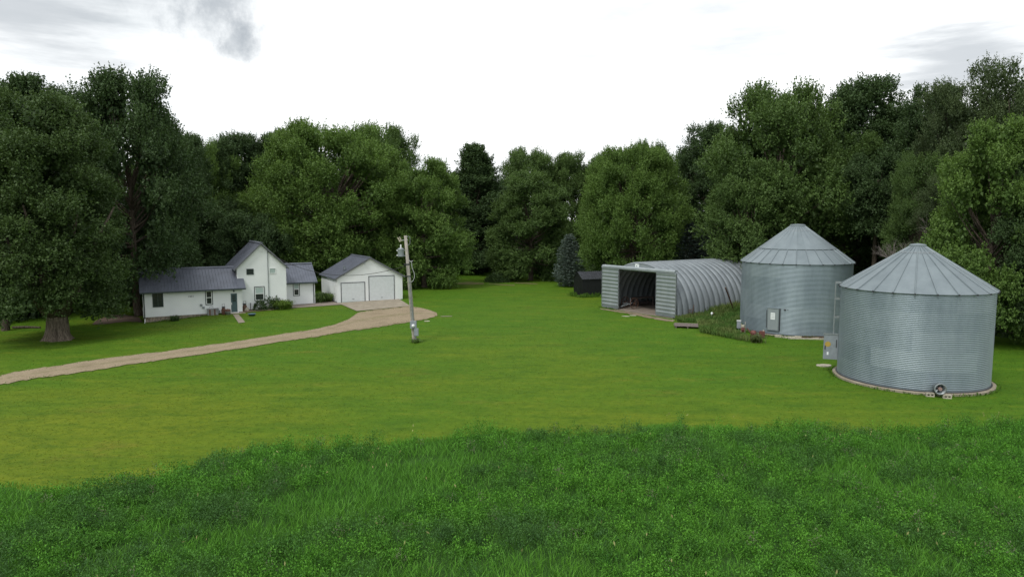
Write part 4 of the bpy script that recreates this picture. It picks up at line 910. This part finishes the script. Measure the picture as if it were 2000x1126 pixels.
# dead shrub between the bins
def twigs(seed, ht, n, spread):
    rnd = random.Random(seed); mb = MB()
    def grow(p, d, L, r, lev):
        q = p+d*L*.5+Vector((rnd.gauss(0, .05), rnd.gauss(0, .05), 0))*L; e = q+(d+Vector((rnd.gauss(0, .2), rnd.gauss(0, .2), rnd.gauss(0, .1)))).normalized()*L*.5
        mb.tube([p, q, e], [r, r*.8, r*.55], 5, False)
        if lev:
            for _ in range(rnd.choice([3, 4])): grow(q.lerp(e, rnd.random()), (d+Vector((rnd.gauss(0, .55), rnd.gauss(0, .55), rnd.gauss(.05, .35)))).normalized(), L*.62, r*.5, lev-1)
    for k in range(n): grow(Vector((rnd.gauss(0, .15), rnd.gauss(0, .15), 0)), Vector((rnd.gauss(0, spread), rnd.gauss(0, spread), 1)).normalized(), ht*.42, .05, 3)
    return mb
ds_ = thing('dead_shrub', (at(1750, 500, 63).x, 63, 0), 'bare grey dead shrub between the two bin roofs', 'shrub'); put('trunk', MB().tube([(0, 0, -.2), (0, 0, 3.0), (.1, 0, 5.6)], [.12, .09, .05], 6), 'dead_wood', ds_); tw = put('twigs', twigs(4, 5.2, 6, .35), 'dead_wood', ds_); tw.location = (0, 0, 3.9)
ds_ = thing('dead_shrub', (at(1850, 500, 57).x, 57, 0), 'bare dead branches behind the right slope of the nearer bin roof', 'shrub'); put('trunk', MB().tube([(0, 0, -.2), (0, 0, 3.0), (.3, 0, 7.5)], [.14, .11, .06], 6), 'dead_wood', ds_); tw = put('twigs', twigs(8, 5.5, 5, .45), 'dead_wood', ds_); tw.location = (0.2, 0, 6.2)
# undergrowth along the grove edge
def leafmass(name, pts, leaf, mat, label, cat, kind=None, per=900, seed=3):
    rs = np.random.RandomState(seed); cen = []; tn = []
    for (x, y, rx, rz) in pts:
        n = int(per*min(2.0, max(.25, rx*rz/5))); d = unit(rs.normal(size=(n, 3))); d[:, 2] = np.abs(d[:, 2])
        k = (.7+.4*rs.rand(n, 1)); q = d*k*np.array([rx, rx, rz]); q += np.array([x, y, float(gz(x, y))]); cen.append(q); tn.append(.5*rs.rand()+.5*rs.rand(n))
    cen = np.concatenate(cen); tn = np.concatenate(tn); ln = leaf*(.7+.6*rs.rand(len(cen)))
    V, Q = leaf_quads(cen, rs.normal(size=cen.shape), unit(rs.normal(size=cen.shape)+np.array([0, -.3, .8])), ln, ln*.8)
    me = fastmesh(name, V, Q, {'tint': ('FLOAT', tn)}); me.materials.append(M[mat]); ob = bpy.data.objects.new(name, me); C.objects.link(ob); return tag(ob, label, cat, None, kind)
line = [(-320,60),(-150,60),(30,70),(150,77),(260,88),(400,104),(560,110),(700,113),(850,121),(1000,126),(1150,120),(1300,112),(1400,106),(1500,100),(1650,90),(1800,76),(1900,66),(2000,56),(2160,50)]
pts = []; rnd = random.Random(77)
for (p0, y0), (p1, y1) in zip(line, line[1:]):
    a = Vector(((p0-1000)/F*y0, y0)); b_ = Vector(((p1-1000)/F*y1, y1)); n = max(2, int((b_-a).length/1.6))
    for k in range(n):
        q = a.lerp(b_, k/n)
        for row in range(4): pts.append((q.x+rnd.uniform(-1.5, 1.5), q.y+row*4.5+rnd.uniform(-1.5, 1.5), rnd.uniform(1.3, 2.4), rnd.uniform(1.6, 3.4)+row*.8))
leafmass('undergrowth', pts, .42, 'dark_leaf', 'dark tangled undergrowth along the foot of the grove', 'undergrowth', 'stuff', 230)
# shrubs
def shrub(px, py, rx, rz, mat, label, leaf=.12, per=1500, seed=1, name='shrub', group=None):
    g = G(px, py); t = thing(name, g, label, 'shrub', 0, group); rs = np.random.RandomState(seed); n = per
    d = unit(rs.normal(size=(n, 3))); d[:, 2] = np.abs(d[:, 2]); lob = 1+.15*np.sin(np.arctan2(d[:, 1], d[:, 0])*4+seed)
    cen = d*(.75+.3*rs.rand(n, 1))*np.array([rx, rx, rz])*lob[:, None]; ln = leaf*(.7+.6*rs.rand(n))
    V, Q = leaf_quads(cen, d+rs.normal(size=(n, 3))*.6, unit(rs.normal(size=(n, 3))+np.array([0, 0, .8])), ln, ln*.6)
    me = fastmesh('foliage', V, Q, {'tint': ('FLOAT', rs.rand(n))}); me.materials.append(M[mat]); f_ = bpy.data.objects.new('foliage', me); C.objects.link(f_); f_.parent = t
    mb = MB()
    for k in range(5): a = k*1.26; mb.tube([(0, 0, -.05), (math.cos(a)*rx*.6, math.sin(a)*rx*.6, rz*.7)], [.03, .01], 5)
    put('stem', mb, 'bark', t); return t
shrub(970.5, 550.5, 1.75, 1.3, 'dark_leaf', 'dark rounded clipped shrub standing alone on the far lawn', .2, 2600, 2)
shrub(507.5, 605.5, .75, 1.05, 'dark_leaf', 'dark green shrub below the lower gable window', .14, 1100, 3)
shrub(524, 604, .8, 1.35, 'dark_leaf', 'dark purple-green shrub at the foot of the mast pipe', .15, 1100, 4)
shrub(539, 603.5, .65, 1.25, 'dark_leaf', 'dark shrub left of the bright daylily mound', .15, 900, 5)
def arching(px, py, R_, hgt, n, mat, label, seed, name='daylily', cat='plant', wid=.03):
    g = G(px, py); rs = np.random.RandomState(seed); V = []; Q = []; tn = []
    for k in range(n):
        a = rs.rand()*6.283; rr = R_*(.4+.7*rs.rand()); h_ = hgt*(.6+.5*rs.rand()); b0 = np.array([rs.normal()*R_*.25, rs.normal()*R_*.25, 0]); d = np.array([math.cos(a), math.sin(a), 0]); s = np.array([-math.sin(a), math.cos(a), 0])*wid
        pts_ = [b0, b0+d*rr*.35+[0, 0, h_*.85], b0+d*rr*.8+[0, 0, h_], b0+d*rr*1.15+[0, 0, h_*.7]]; base = len(V)
        for i, q in enumerate(pts_): w = 1-.28*i; V += [q-s*w, q+s*w]
        for i in range(3): Q.append((base+2*i, base+2*i+1, base+2*i+3, base+2*i+2)); tn.append(rs.rand())
    t = thing(name, g, label, cat)
    me = fastmesh('leaves', np.array(V), np.array(Q), {'tint': ('FLOAT', np.array(tn))}); me.materials.append(M[mat]); f_ = bpy.data.objects.new('leaves', me); C.objects.link(f_); f_.parent = t
    mb = MB()
    for k in range(4): mb.tube([(.05*k, 0, 0), (.1*k-.15, .1, hgt*1.25)], .012, 5)
    put('stalk', mb, 'dead_wood', t)
arching(550, 603.5, 1.0, .95, 420, 'lily', 'bright green daylily mound at the right corner of the gable', 5, wid=.04)
arching(563, 602, .6, .8, 200, 'lily', 'small bright daylily clump beside the patio edge', 6, wid=.035)
arching(608, 590.5, .75, .8, 260, 'maple', 'dark daylily clump under the right wing downspout', 7, wid=.035)
arching(626, 590, 1.2, 1.0, 520, 'maple', 'wide dark daylily clump between house and garage', 8, wid=.04)
arching(640, 588.5, .8, .9, 260, 'lily', 'lighter daylily clump against the garage side wall', 9, wid=.04)
arching(341, 626.5, .55, .5, 160, 'dark_leaf', 'small dark plant at the stone foundation of the left wing', 10, wid=.04)
arching(812, 668.5, .45, .3, 140, 'maple_bright', 'tuft of uncut grass around the utility pole base', 11, 'grass_tuft', 'grass')
arching(1478, 668, .7, .55, 200, 'weed', 'dark weed clump in front of the round red motor', 12, 'weed_clump', 'weeds')

# ------------------------------------------------------------------ grasses (uncountable)
rs = np.random.RandomState(44)
def blades(x, y, h, w, lean, z0=None):
    n = len(x); a = rs.rand(n)*6.283; d = np.stack([np.cos(a), np.sin(a), np.zeros(n)], 1); th = rs.rand(n)*6.283
    s = np.stack([np.cos(th), np.sin(th), np.zeros(n)], 1)*(w/2)[:, None]; b0 = np.stack([x, y, gz(x, y) if z0 is None else z0], 1)
    tip = b0+d*(h*lean)[:, None]+np.array([0, 0, 1.])*h[:, None]; mid = b0+d*(h*lean*.3)[:, None]+np.array([0, 0, .55])*h[:, None]
    V = np.stack([b0-s, b0+s, mid+s*.8, tip, mid-s*.8], 1)
    base = np.arange(n)*5; return V.reshape(-1, 3), np.concatenate([np.stack([base, base+1, base+2, base+4], 1), np.stack([base+4, base+2, base+3, base+3], 1)])
def kites(x, y, h, w, lean):                          # upright blade as one quad
    n = len(x); a = rs.rand(n)*6.283; d = np.stack([np.cos(a), np.sin(a), np.zeros(n)], 1); th = rs.rand(n)*6.283
    s = np.stack([np.cos(th), np.sin(th), np.zeros(n)], 1)*(w/2)[:, None]; b0 = np.stack([x, y, gz(x, y)], 1)
    tip = b0+d*(h*lean)[:, None]+np.array([0, 0, 1.])*h[:, None]; mid = b0+d*(h*lean*.35)[:, None]+np.array([0, 0, .6])*h[:, None]
    return np.stack([b0-s*.3, mid+s, tip, mid-s], 1).reshape(-1, 3)
EDGE = [(-260,960),(0,944),(120,938),(200,930),(300,909),(380,892),(450,876),(520,866),(600,858),(700,849),(800,846),(900,841),(1000,838),(1080,830),(1200,826),(1300,821),(1400,822),(1500,826),(1600,832),(1700,830),(1800,828),(1900,824),(2000,819),(2260,812)]
ew = [G(px_, py_+15) for px_, py_ in EDGE]; ex = np.array([p.x for p in ew]); ey = np.array([p.y for p in ew])
def edge_y(x): return np.interp(x, ex, ey)+(vnoise(x, x*0, .5, 8)-.5)*1.4+(vnoise(x, x*0, 1.9, 9)-.5)*.7
def scatter(n, ymin, ymax, half=.95):
    y = ymin+(ymax-ymin)*rs.rand(n); x = (rs.rand(n)*2-1)*(half*ymax+3); k = np.abs(x) < half*y+3; return x[k], y[k]
# field
x, y = scatter(30000, 12.5, 35, .93); k = y < edge_y(x); x, y = x[k], y[k]
weedy = fbm(x, y, .20, 60); clump = .6*fbm(x, y, .75, 70)+.4*fbm(x, y, 1.7, 72); edge_d = edge_y(x)-y
soft = np.clip((.62-np.abs(((x+5.0)/4.6))**1.5-((y-25)/5)**2*.3), 0, 1)      # grassy patch near the middle left
isw = (weedy+(clump-.5)*.8-soft*.7) > .36
wx, wy = x[isw], y[isw]; kcl = clump[isw]; nw = len(wx)
hh = (.22+.62*np.clip((kcl-.28)*2.2, 0, 1))*(.75+.5*rs.rand(nw)); rr = .16+.14*rs.rand(nw); per = 56
si = np.repeat(np.arange(nw), per); d = unit(rs.normal(size=(nw*per, 3))); d[:, 2] = np.abs(d[:, 2]); rad = rs.rand(nw*per)**.5
cen = np.stack([wx[si]+d[:, 0]*rr[si]*rad*1.1, wy[si]+d[:, 1]*rr[si]*rad*1.1, hh[si]*(.25+.8*d[:, 2]*rad+.1*rs.rand(nw*per))], 1)
ln = .062*(.6+.8*rs.rand(len(cen))); V1, Q1 = leaf_quads(cen, d+rs.normal(size=d.shape)*.7+np.array([0, 0, .3]), unit(rs.normal(size=d.shape)*.7+np.array([0, 0, 1.])), ln, ln*.5)
pt = rs.rand(nw); blu = .5*fbm(wx, wy, .38, 91)+.5*fbm(wx, wy, 1.0, 92); 
c0 = np.array([.036, .132, .013]); c1 = np.array([.118, .325, .030]); c2 = np.array([.044, .092, .038]); c3 = np.array([.14, .17, .09])
cw = c0+(c1-c0)*pt[:, None]; m2 = np.clip((blu-.51)*5, 0, 1)[:, None]*.65; cw = cw*(1-m2)+c2*m2; br = (rs.rand(nw) < .02)[:, None]; cw = np.where(br, c3, cw)
col1 = cw[si]*(.75+.5*rs.rand(len(si)))[:, None]
# grass blades between and over
n2 = 340000; gx_, gy_ = scatter(n2, 12.5, 35, .93); k = gy_ < edge_y(gx_)+.25; gx_, gy_ = gx_[k], gy_[k]
gw = fbm(gx_, gy_, .20, 60)+(fbm(gx_, gy_, .75, 70)-.5)*.8-np.clip((.62-np.abs(((gx_+5.0)/4.6))**1.5-((gy_-25)/5)**2*.3), 0, 1)*.7
keepg = (gw < .36) | (rs.rand(len(gx_)) < .38); gx_, gy_, gw = gx_[keepg], gy_[keepg], gw[keepg]
hg = (.24+.20*rs.rand(len(gx_)))*np.where(gw > .36, .92, 1.05)*np.clip((edge_y(gx_)+.5-gy_)/1.2, .45, 1)
V2 = kites(gx_, gy_, hg, (.013+.016*rs.rand(len(gx_))), .25+.6*rs.rand(len(gx_)))
g0 = np.array([.065, .205, .024]); g1 = np.array([.125, .315, .032]); t = (.35*rs.rand(len(gx_))+.65*fbm(gx_, gy_, .5, 33))[:, None]; col2 = (g0+(g1-g0)*t)*(.8+.4*rs.rand(len(gx_)))[:, None]
# pale seed heads
sx, sy = scatter(1800, 13, 34, .9); k = (sy < edge_y(sx)+.3) & (fbm(sx, sy, .6, 15) > .58); sx, sy = sx[k], sy[k]; ns = len(sx)
cs = np.stack([sx, sy, .50+.22*rs.rand(ns)], 1); V3, Q3 = leaf_quads(cs, np.array([0, 0, 1.])+rs.normal(size=cs.shape)*.4, rs.normal(size=cs.shape), .09+.07*rs.rand(ns), .035+.02*rs.rand(ns)); col3 = np.array([.30, .31, .12])*(.6+.6*rs.rand(ns))[:, None]
V = np.concatenate([V1, V2, V3]); Q = np.arange(len(V)).reshape(-1, 4); col = np.concatenate([col1, col2, col3]); col = np.concatenate([col, np.ones((len(col), 1))], 1)
me = fastmesh('tall_weeds', V, Q, {'col': ('FLOAT_COLOR', col)}); me.materials.append(M['crop']); o = bpy.data.objects.new('tall_weeds', me); C.objects.link(o)
tag(o, 'field of tall deep green weeds and grass filling the foreground', 'tall grass', kind='stuff')
# soil under the field
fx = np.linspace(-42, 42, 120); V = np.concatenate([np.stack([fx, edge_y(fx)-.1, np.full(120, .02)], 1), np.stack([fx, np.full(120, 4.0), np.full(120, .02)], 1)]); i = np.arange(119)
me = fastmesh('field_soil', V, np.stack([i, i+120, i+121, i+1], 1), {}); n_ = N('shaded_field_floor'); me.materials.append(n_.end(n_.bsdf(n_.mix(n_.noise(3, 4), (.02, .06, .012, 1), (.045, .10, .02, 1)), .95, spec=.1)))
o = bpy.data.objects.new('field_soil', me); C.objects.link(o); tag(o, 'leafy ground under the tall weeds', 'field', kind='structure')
# mown grass
def circ(c, r): return [(c.x+r*math.cos(a*.3), c.y+r*math.sin(a*.3)) for a in range(21)]
MASK += [[tuple(hloc(a, b_)) for a, b_ in ((WL-.2, -.1), (0.1, -.1), (GX1, 1), (RX1, 3.9), (RX1, 9), (WL, 9))]]
MASK += [[tuple(GO+Matrix.Rotation(GA, 3, 'Z') @ Vector(p)) for p in ((0, 0, 0), (GW, 0, 0), (GW, GD, 0), (0, GD, 0))], [tuple(QP(*p)) for p in ((0, -.2), (QW, -.2), (QW, QL), (0, QL))], circ(lR, 4.4), circ(lL, 4.75)]
x, y = scatter(520000, 23, 92, .92); keep = rs.rand(len(x)) < np.clip((38/y)**1.6, .05, 1); x, y = x[keep], y[keep]; k = y > edge_y(x)-.2
for poly in MASK: k &= ~inside(x, y, poly)
x, y = x[k], y[k]; sc = np.clip(y/34, .9, 1.6)
V = kites(x, y, (.015+.022*rs.rand(len(x))), (.025+.03*rs.rand(len(x)))*sc, 1.3+1.6*rs.rand(len(x)))
me = fastmesh('mown_grass', V, np.arange(len(V)).reshape(-1, 4), {'tint': ('FLOAT', rs.rand(len(x)))}); me.materials.append(M['blade']); o = bpy.data.objects.new('mown_grass', me); C.objects.link(o)
tag(o, 'short mown grass blades covering the lawn', 'grass', kind='stuff')
# longer grass left by the mower along walls and pads
ex_, ey_, eh_ = [], [], []
def rim(pts, dens, spread, hgt):
    for a, b_ in zip(pts, pts[1:]):
        n = int(math.dist(a[:2], b_[:2])*dens)
        t = rs.rand(n); ex_.append(a[0]+(b_[0]-a[0])*t+rs.normal(size=n)*spread); ey_.append(a[1]+(b_[1]-a[1])*t+rs.normal(size=n)*spread); eh_.append(hgt*(.4+.9*rs.rand(n))*(.4+1.2*vnoise(ex_[-1], ey_[-1], 1.3, 4)))
SHP = lambda x, y: tuple(SO+Matrix.Rotation(SA, 3, 'Z') @ Vector((x, y, 0)))
rim([SHP(-SW-.2, -.25), SHP(.3, -.25), SHP(.35, SD)], 220, .28, .42)
rim([circ(lR, 4.36)[k] for k in range(21)]+[circ(lR, 4.36)[0]], 90, .07, .16); rim([circ(lL, 4.8)[k] for k in range(21)], 110, .1, .22)
rim([tuple(hloc(WL-.1, -.2)), tuple(hloc(-2, -.2))], 90, .1, .16); rim([tuple(GO+Matrix.Rotation(GA, 3, 'Z') @ Vector(p_)) for p_ in ((GW+.15, 0, 0), (GW+.15, GD, 0))], 90, .1, .2)
rim([tuple(QP(-.1, -.2)), tuple(QP(2.4, -.25))], 120, .14, .22); rim([tuple(p_) for p_ in MASK[0][:len(MASK[0])//2:4]], 12, .16, .06); rim([tuple(p_) for p_ in MASK[0][len(MASK[0])//2::4]], 12, .16, .06)
x = np.concatenate(ex_); y = np.concatenate(ey_); hg = np.concatenate(eh_); k = np.ones(len(x), bool)
for poly in MASK[-5:]: k &= ~inside(x, y, poly)
x, y, hg = x[k], y[k], hg[k]; V = kites(x, y, hg, .03+.03*rs.rand(len(x)), .2+.6*rs.rand(len(x)))
t = rs.rand(len(x))[:, None]; col = (np.array([.045, .120, .014])*(1-t)+np.array([.105, .20, .022])*t)
me = fastmesh('edge_grass', V, np.arange(len(V)).reshape(-1, 4), {'col': ('FLOAT_COLOR', np.concatenate([col, np.ones((len(col), 1))], 1))}); me.materials.append(M['crop']); o = bpy.data.objects.new('edge_grass', me); C.objects.link(o)
tag(o, 'longer untrimmed grass along walls, pads and the gravel edge', 'grass', kind='stuff')
# rank weeds beside the arched building
poly = [tuple(G(*p)) for p in ((1318,622),(1332,645),(1380,652),(1440,664),(1462,668),(1452,650),(1447,615),(1447,605),(1380,608),(1330,616))]
xs = [p[0] for p in poly]; ys = [p[1] for p in poly]; x = rs.uniform(min(xs), max(xs), 42000); y = rs.uniform(min(ys), max(ys), 42000); k = inside(x, y, poly); x, y = x[k], y[k]
bm = np.array([(p_.x, p_.y) for p_ in (G(1318, 637), G(1362, 640))]); k = ~inside(x, y, [tuple(G(*q_)) for q_ in ((1311, 629), (1362, 630.5), (1368, 652), (1311, 652))]); x, y = x[k], y[k]
hg = (.25+.9*fbm(x, y, .5, 5)**1.5*(.5+.7*sm((x-16.5)/5)))*(.6+.6*rs.rand(len(x))); hg *= .8; mound = np.exp(-((x-G(1430, 607).x)**2+(y-G(1430, 607).y)**2)/2.2); hg = hg*1.35+.7*mound*rs.rand(len(x)); V = kites(x, y, hg, .04+.05*rs.rand(len(x)), .2+.4*rs.rand(len(x)))
t = np.clip((fbm(x, y, .7, 6)-.25)*1.5+.3*(rs.rand(len(x))-.5)+.6*mound, 0, 1)[:, None]; col = np.array([.060, .150, .026])*(1-t)+np.array([.17, .195, .065])*t; col *= (.7+.6*rs.rand(len(x)))[:, None]
me = fastmesh('rank_weeds', V, np.arange(len(V)).reshape(-1, 4), {'col': ('FLOAT_COLOR', np.concatenate([col, np.ones((len(col), 1))], 1))}); me.materials.append(M['crop']); o = bpy.data.objects.new('rank_weeds', me); C.objects.link(o)
tag(o, 'tall brownish weeds between the arched building and the farther bin', 'weeds', kind='stuff')

# ------------------------------------------------------------------ sky, sun, camera
SUN_EL, SUN_AZ = 52, 215                           # azimuth clockwise from +Y (the view direction)
w = bpy.data.worlds.new('World'); bpy.context.scene.world = w; w.use_nodes = True
nt = w.node_tree; nt.nodes.clear(); A = nt.nodes.new; L = nt.links.new
def wm(op, a, b_=0.0, clamp=False):
    n = A('ShaderNodeMath'); n.operation = op; n.use_clamp = clamp
    for i_, v in enumerate((a, b_)):
        if isinstance(v, bpy.types.NodeSocket): L(v, n.inputs[i_])
        else: n.inputs[i_].default_value = v
    return n.outputs[0]
def wmix(f, a, b_):
    n = A('ShaderNodeMix'); n.data_type = 'RGBA'
    for s_, v in ((n.inputs[0], f), (n.inputs[6], a), (n.inputs[7], b_)):
        if isinstance(v, bpy.types.NodeSocket): L(v, s_)
        else: s_.default_value = v
    return n.outputs[2]
out = A('ShaderNodeOutputWorld'); bg = A('ShaderNodeBackground'); L(bg.outputs[0], out.inputs[0])
skyn = A('ShaderNodeTexSky'); skyn.sky_type = 'NISHITA'; skyn.sun_disc = False; skyn.sun_elevation = math.radians(SUN_EL); skyn.sun_rotation = math.radians(SUN_AZ)
tc = A('ShaderNodeTexCoord')
def wn(scale, vs, det=6, rough=.6):
    m_ = A('ShaderNodeMapping'); m_.inputs['Scale'].default_value = vs; L(tc.outputs['Generated'], m_.inputs[0])
    n = A('ShaderNodeTexNoise'); n.inputs['Scale'].default_value = scale; n.inputs['Detail'].default_value = det; n.inputs['Roughness'].default_value = rough; L(m_.outputs[0], n.inputs['Vector']); return n.outputs[0]
def wr(f, lo, hi):
    n = A('ShaderNodeMapRange'); n.interpolation_type = 'SMOOTHSTEP'; L(f, n.inputs[0]); n.inputs[1].default_value = lo; n.inputs[2].default_value = hi; return n.outputs[0]
def patch(px, py, width, squash, nz, lo, hi, amt):
    """a grey cloud at a bearing: closeness to a direction, broken up by noise"""
    d = Vector(ray(px, py)).normalized(); s = A('ShaderNodeVectorMath'); s.operation = 'SUBTRACT'; L(tc.outputs['Generated'], s.inputs[0]); s.inputs[1].default_value = d
    m_ = A('ShaderNodeVectorMath'); m_.operation = 'MULTIPLY'; L(s.outputs[0], m_.inputs[0]); m_.inputs[1].default_value = (1/width, 1/width, squash/width)
    ln_ = A('ShaderNodeVectorMath'); ln_.operation = 'LENGTH'; L(m_.outputs[0], ln_.inputs[0])
    f = wm('ADD', wm('SUBTRACT', 1.0, ln_.outputs['Value']), wm('MULTIPLY', wm('SUBTRACT', nz, .5), 3.2)); return wm('MULTIPLY', wr(f, lo, hi), amt)
n3 = wn(9, (1, 1, .8), 8, .66); n1 = wn(5, (1, 1, 1.6), 8, .62); n2_ = wn(4, (.7, .7, 5), 7, .6)
c = wmix(wr(wn(1.6, (1, 1, 3.5), 6), .33, .66), (.63, .67, .69, 1), (1.05, 1.06, 1.06, 1))
for args in ((425, -8, .070, .7, n3, .0, 1.0, .70), (456, 82, .028, .6, n3, .0, 1.0, .5), (300, -30, .10, 1.6, n3, .2, 1.2, .35), (50, 50, .21, 1.5, n2_, .0, 1.1, .62), (1880, 112, .12, 2.8, n2_, .0, .9, .62), (770, -30, .07, 1.6, n1, .1, .9, .45), (1520, 30, .22, 2.0, n2_, .1, 1.2, .3)):
    c = wmix(patch(*args), c, (.27, .305, .34, 1))
sc_ = A('ShaderNodeVectorMath'); sc_.operation = 'SCALE'; L(skyn.outputs[0], sc_.inputs[0]); sc_.inputs['Scale'].default_value = .10
c = wmix(.06, c, sc_.outputs[0]); L(c, bg.inputs[0]); bg.inputs[1].default_value = 1.0
sl = bpy.data.lights.new('sun', 'SUN'); sl.energy = 1.5; sl.angle = math.radians(14); sl.color = (1, .97, .92)
so_ = bpy.data.objects.new('sun', sl); C.objects.link(so_)
sd_ = Vector((math.sin(math.radians(SUN_AZ))*math.cos(math.radians(SUN_EL)), math.cos(math.radians(SUN_AZ))*math.cos(math.radians(SUN_EL)), math.sin(math.radians(SUN_EL))))
so_.rotation_euler = sd_.to_track_quat('Z', 'Y').to_euler(); so_.location = (0, 0, 60)
cam = bpy.data.cameras.new('camera'); cam.lens = 24; cam.sensor_width = 36; cam.clip_end = 8000; cam.clip_start = .1
co_ = bpy.data.objects.new('camera', cam); C.objects.link(co_); co_.location = (0, 0, H); co_.rotation_euler = (math.pi/2-P, 0, 0)
sc = bpy.context.scene; sc.camera = co_; sc.view_settings.view_transform = 'Standard'; sc.view_settings.look = 'None'; sc.view_settings.exposure = .35; sc.view_settings.gamma = 1
sc.cycles.max_bounces = 7; sc.cycles.diffuse_bounces = 5; sc.cycles.glossy_bounces = 3; sc.cycles.transmission_bounces = 4; sc.cycles.use_denoising = True; sc.cycles.denoiser = 'OPENIMAGEDENOISE'; sc.cycles.denoising_input_passes = 'RGB_ALBEDO_NORMAL'; sc.cycles.denoising_prefilter = 'NONE'; sc.cycles.use_adaptive_sampling = False; sc.cycles.sampling_pattern = 'BLUE_NOISE'; sc.cycles.sample_clamp_indirect = 4
sc.render.resolution_x = 1024; sc.render.resolution_y = 576
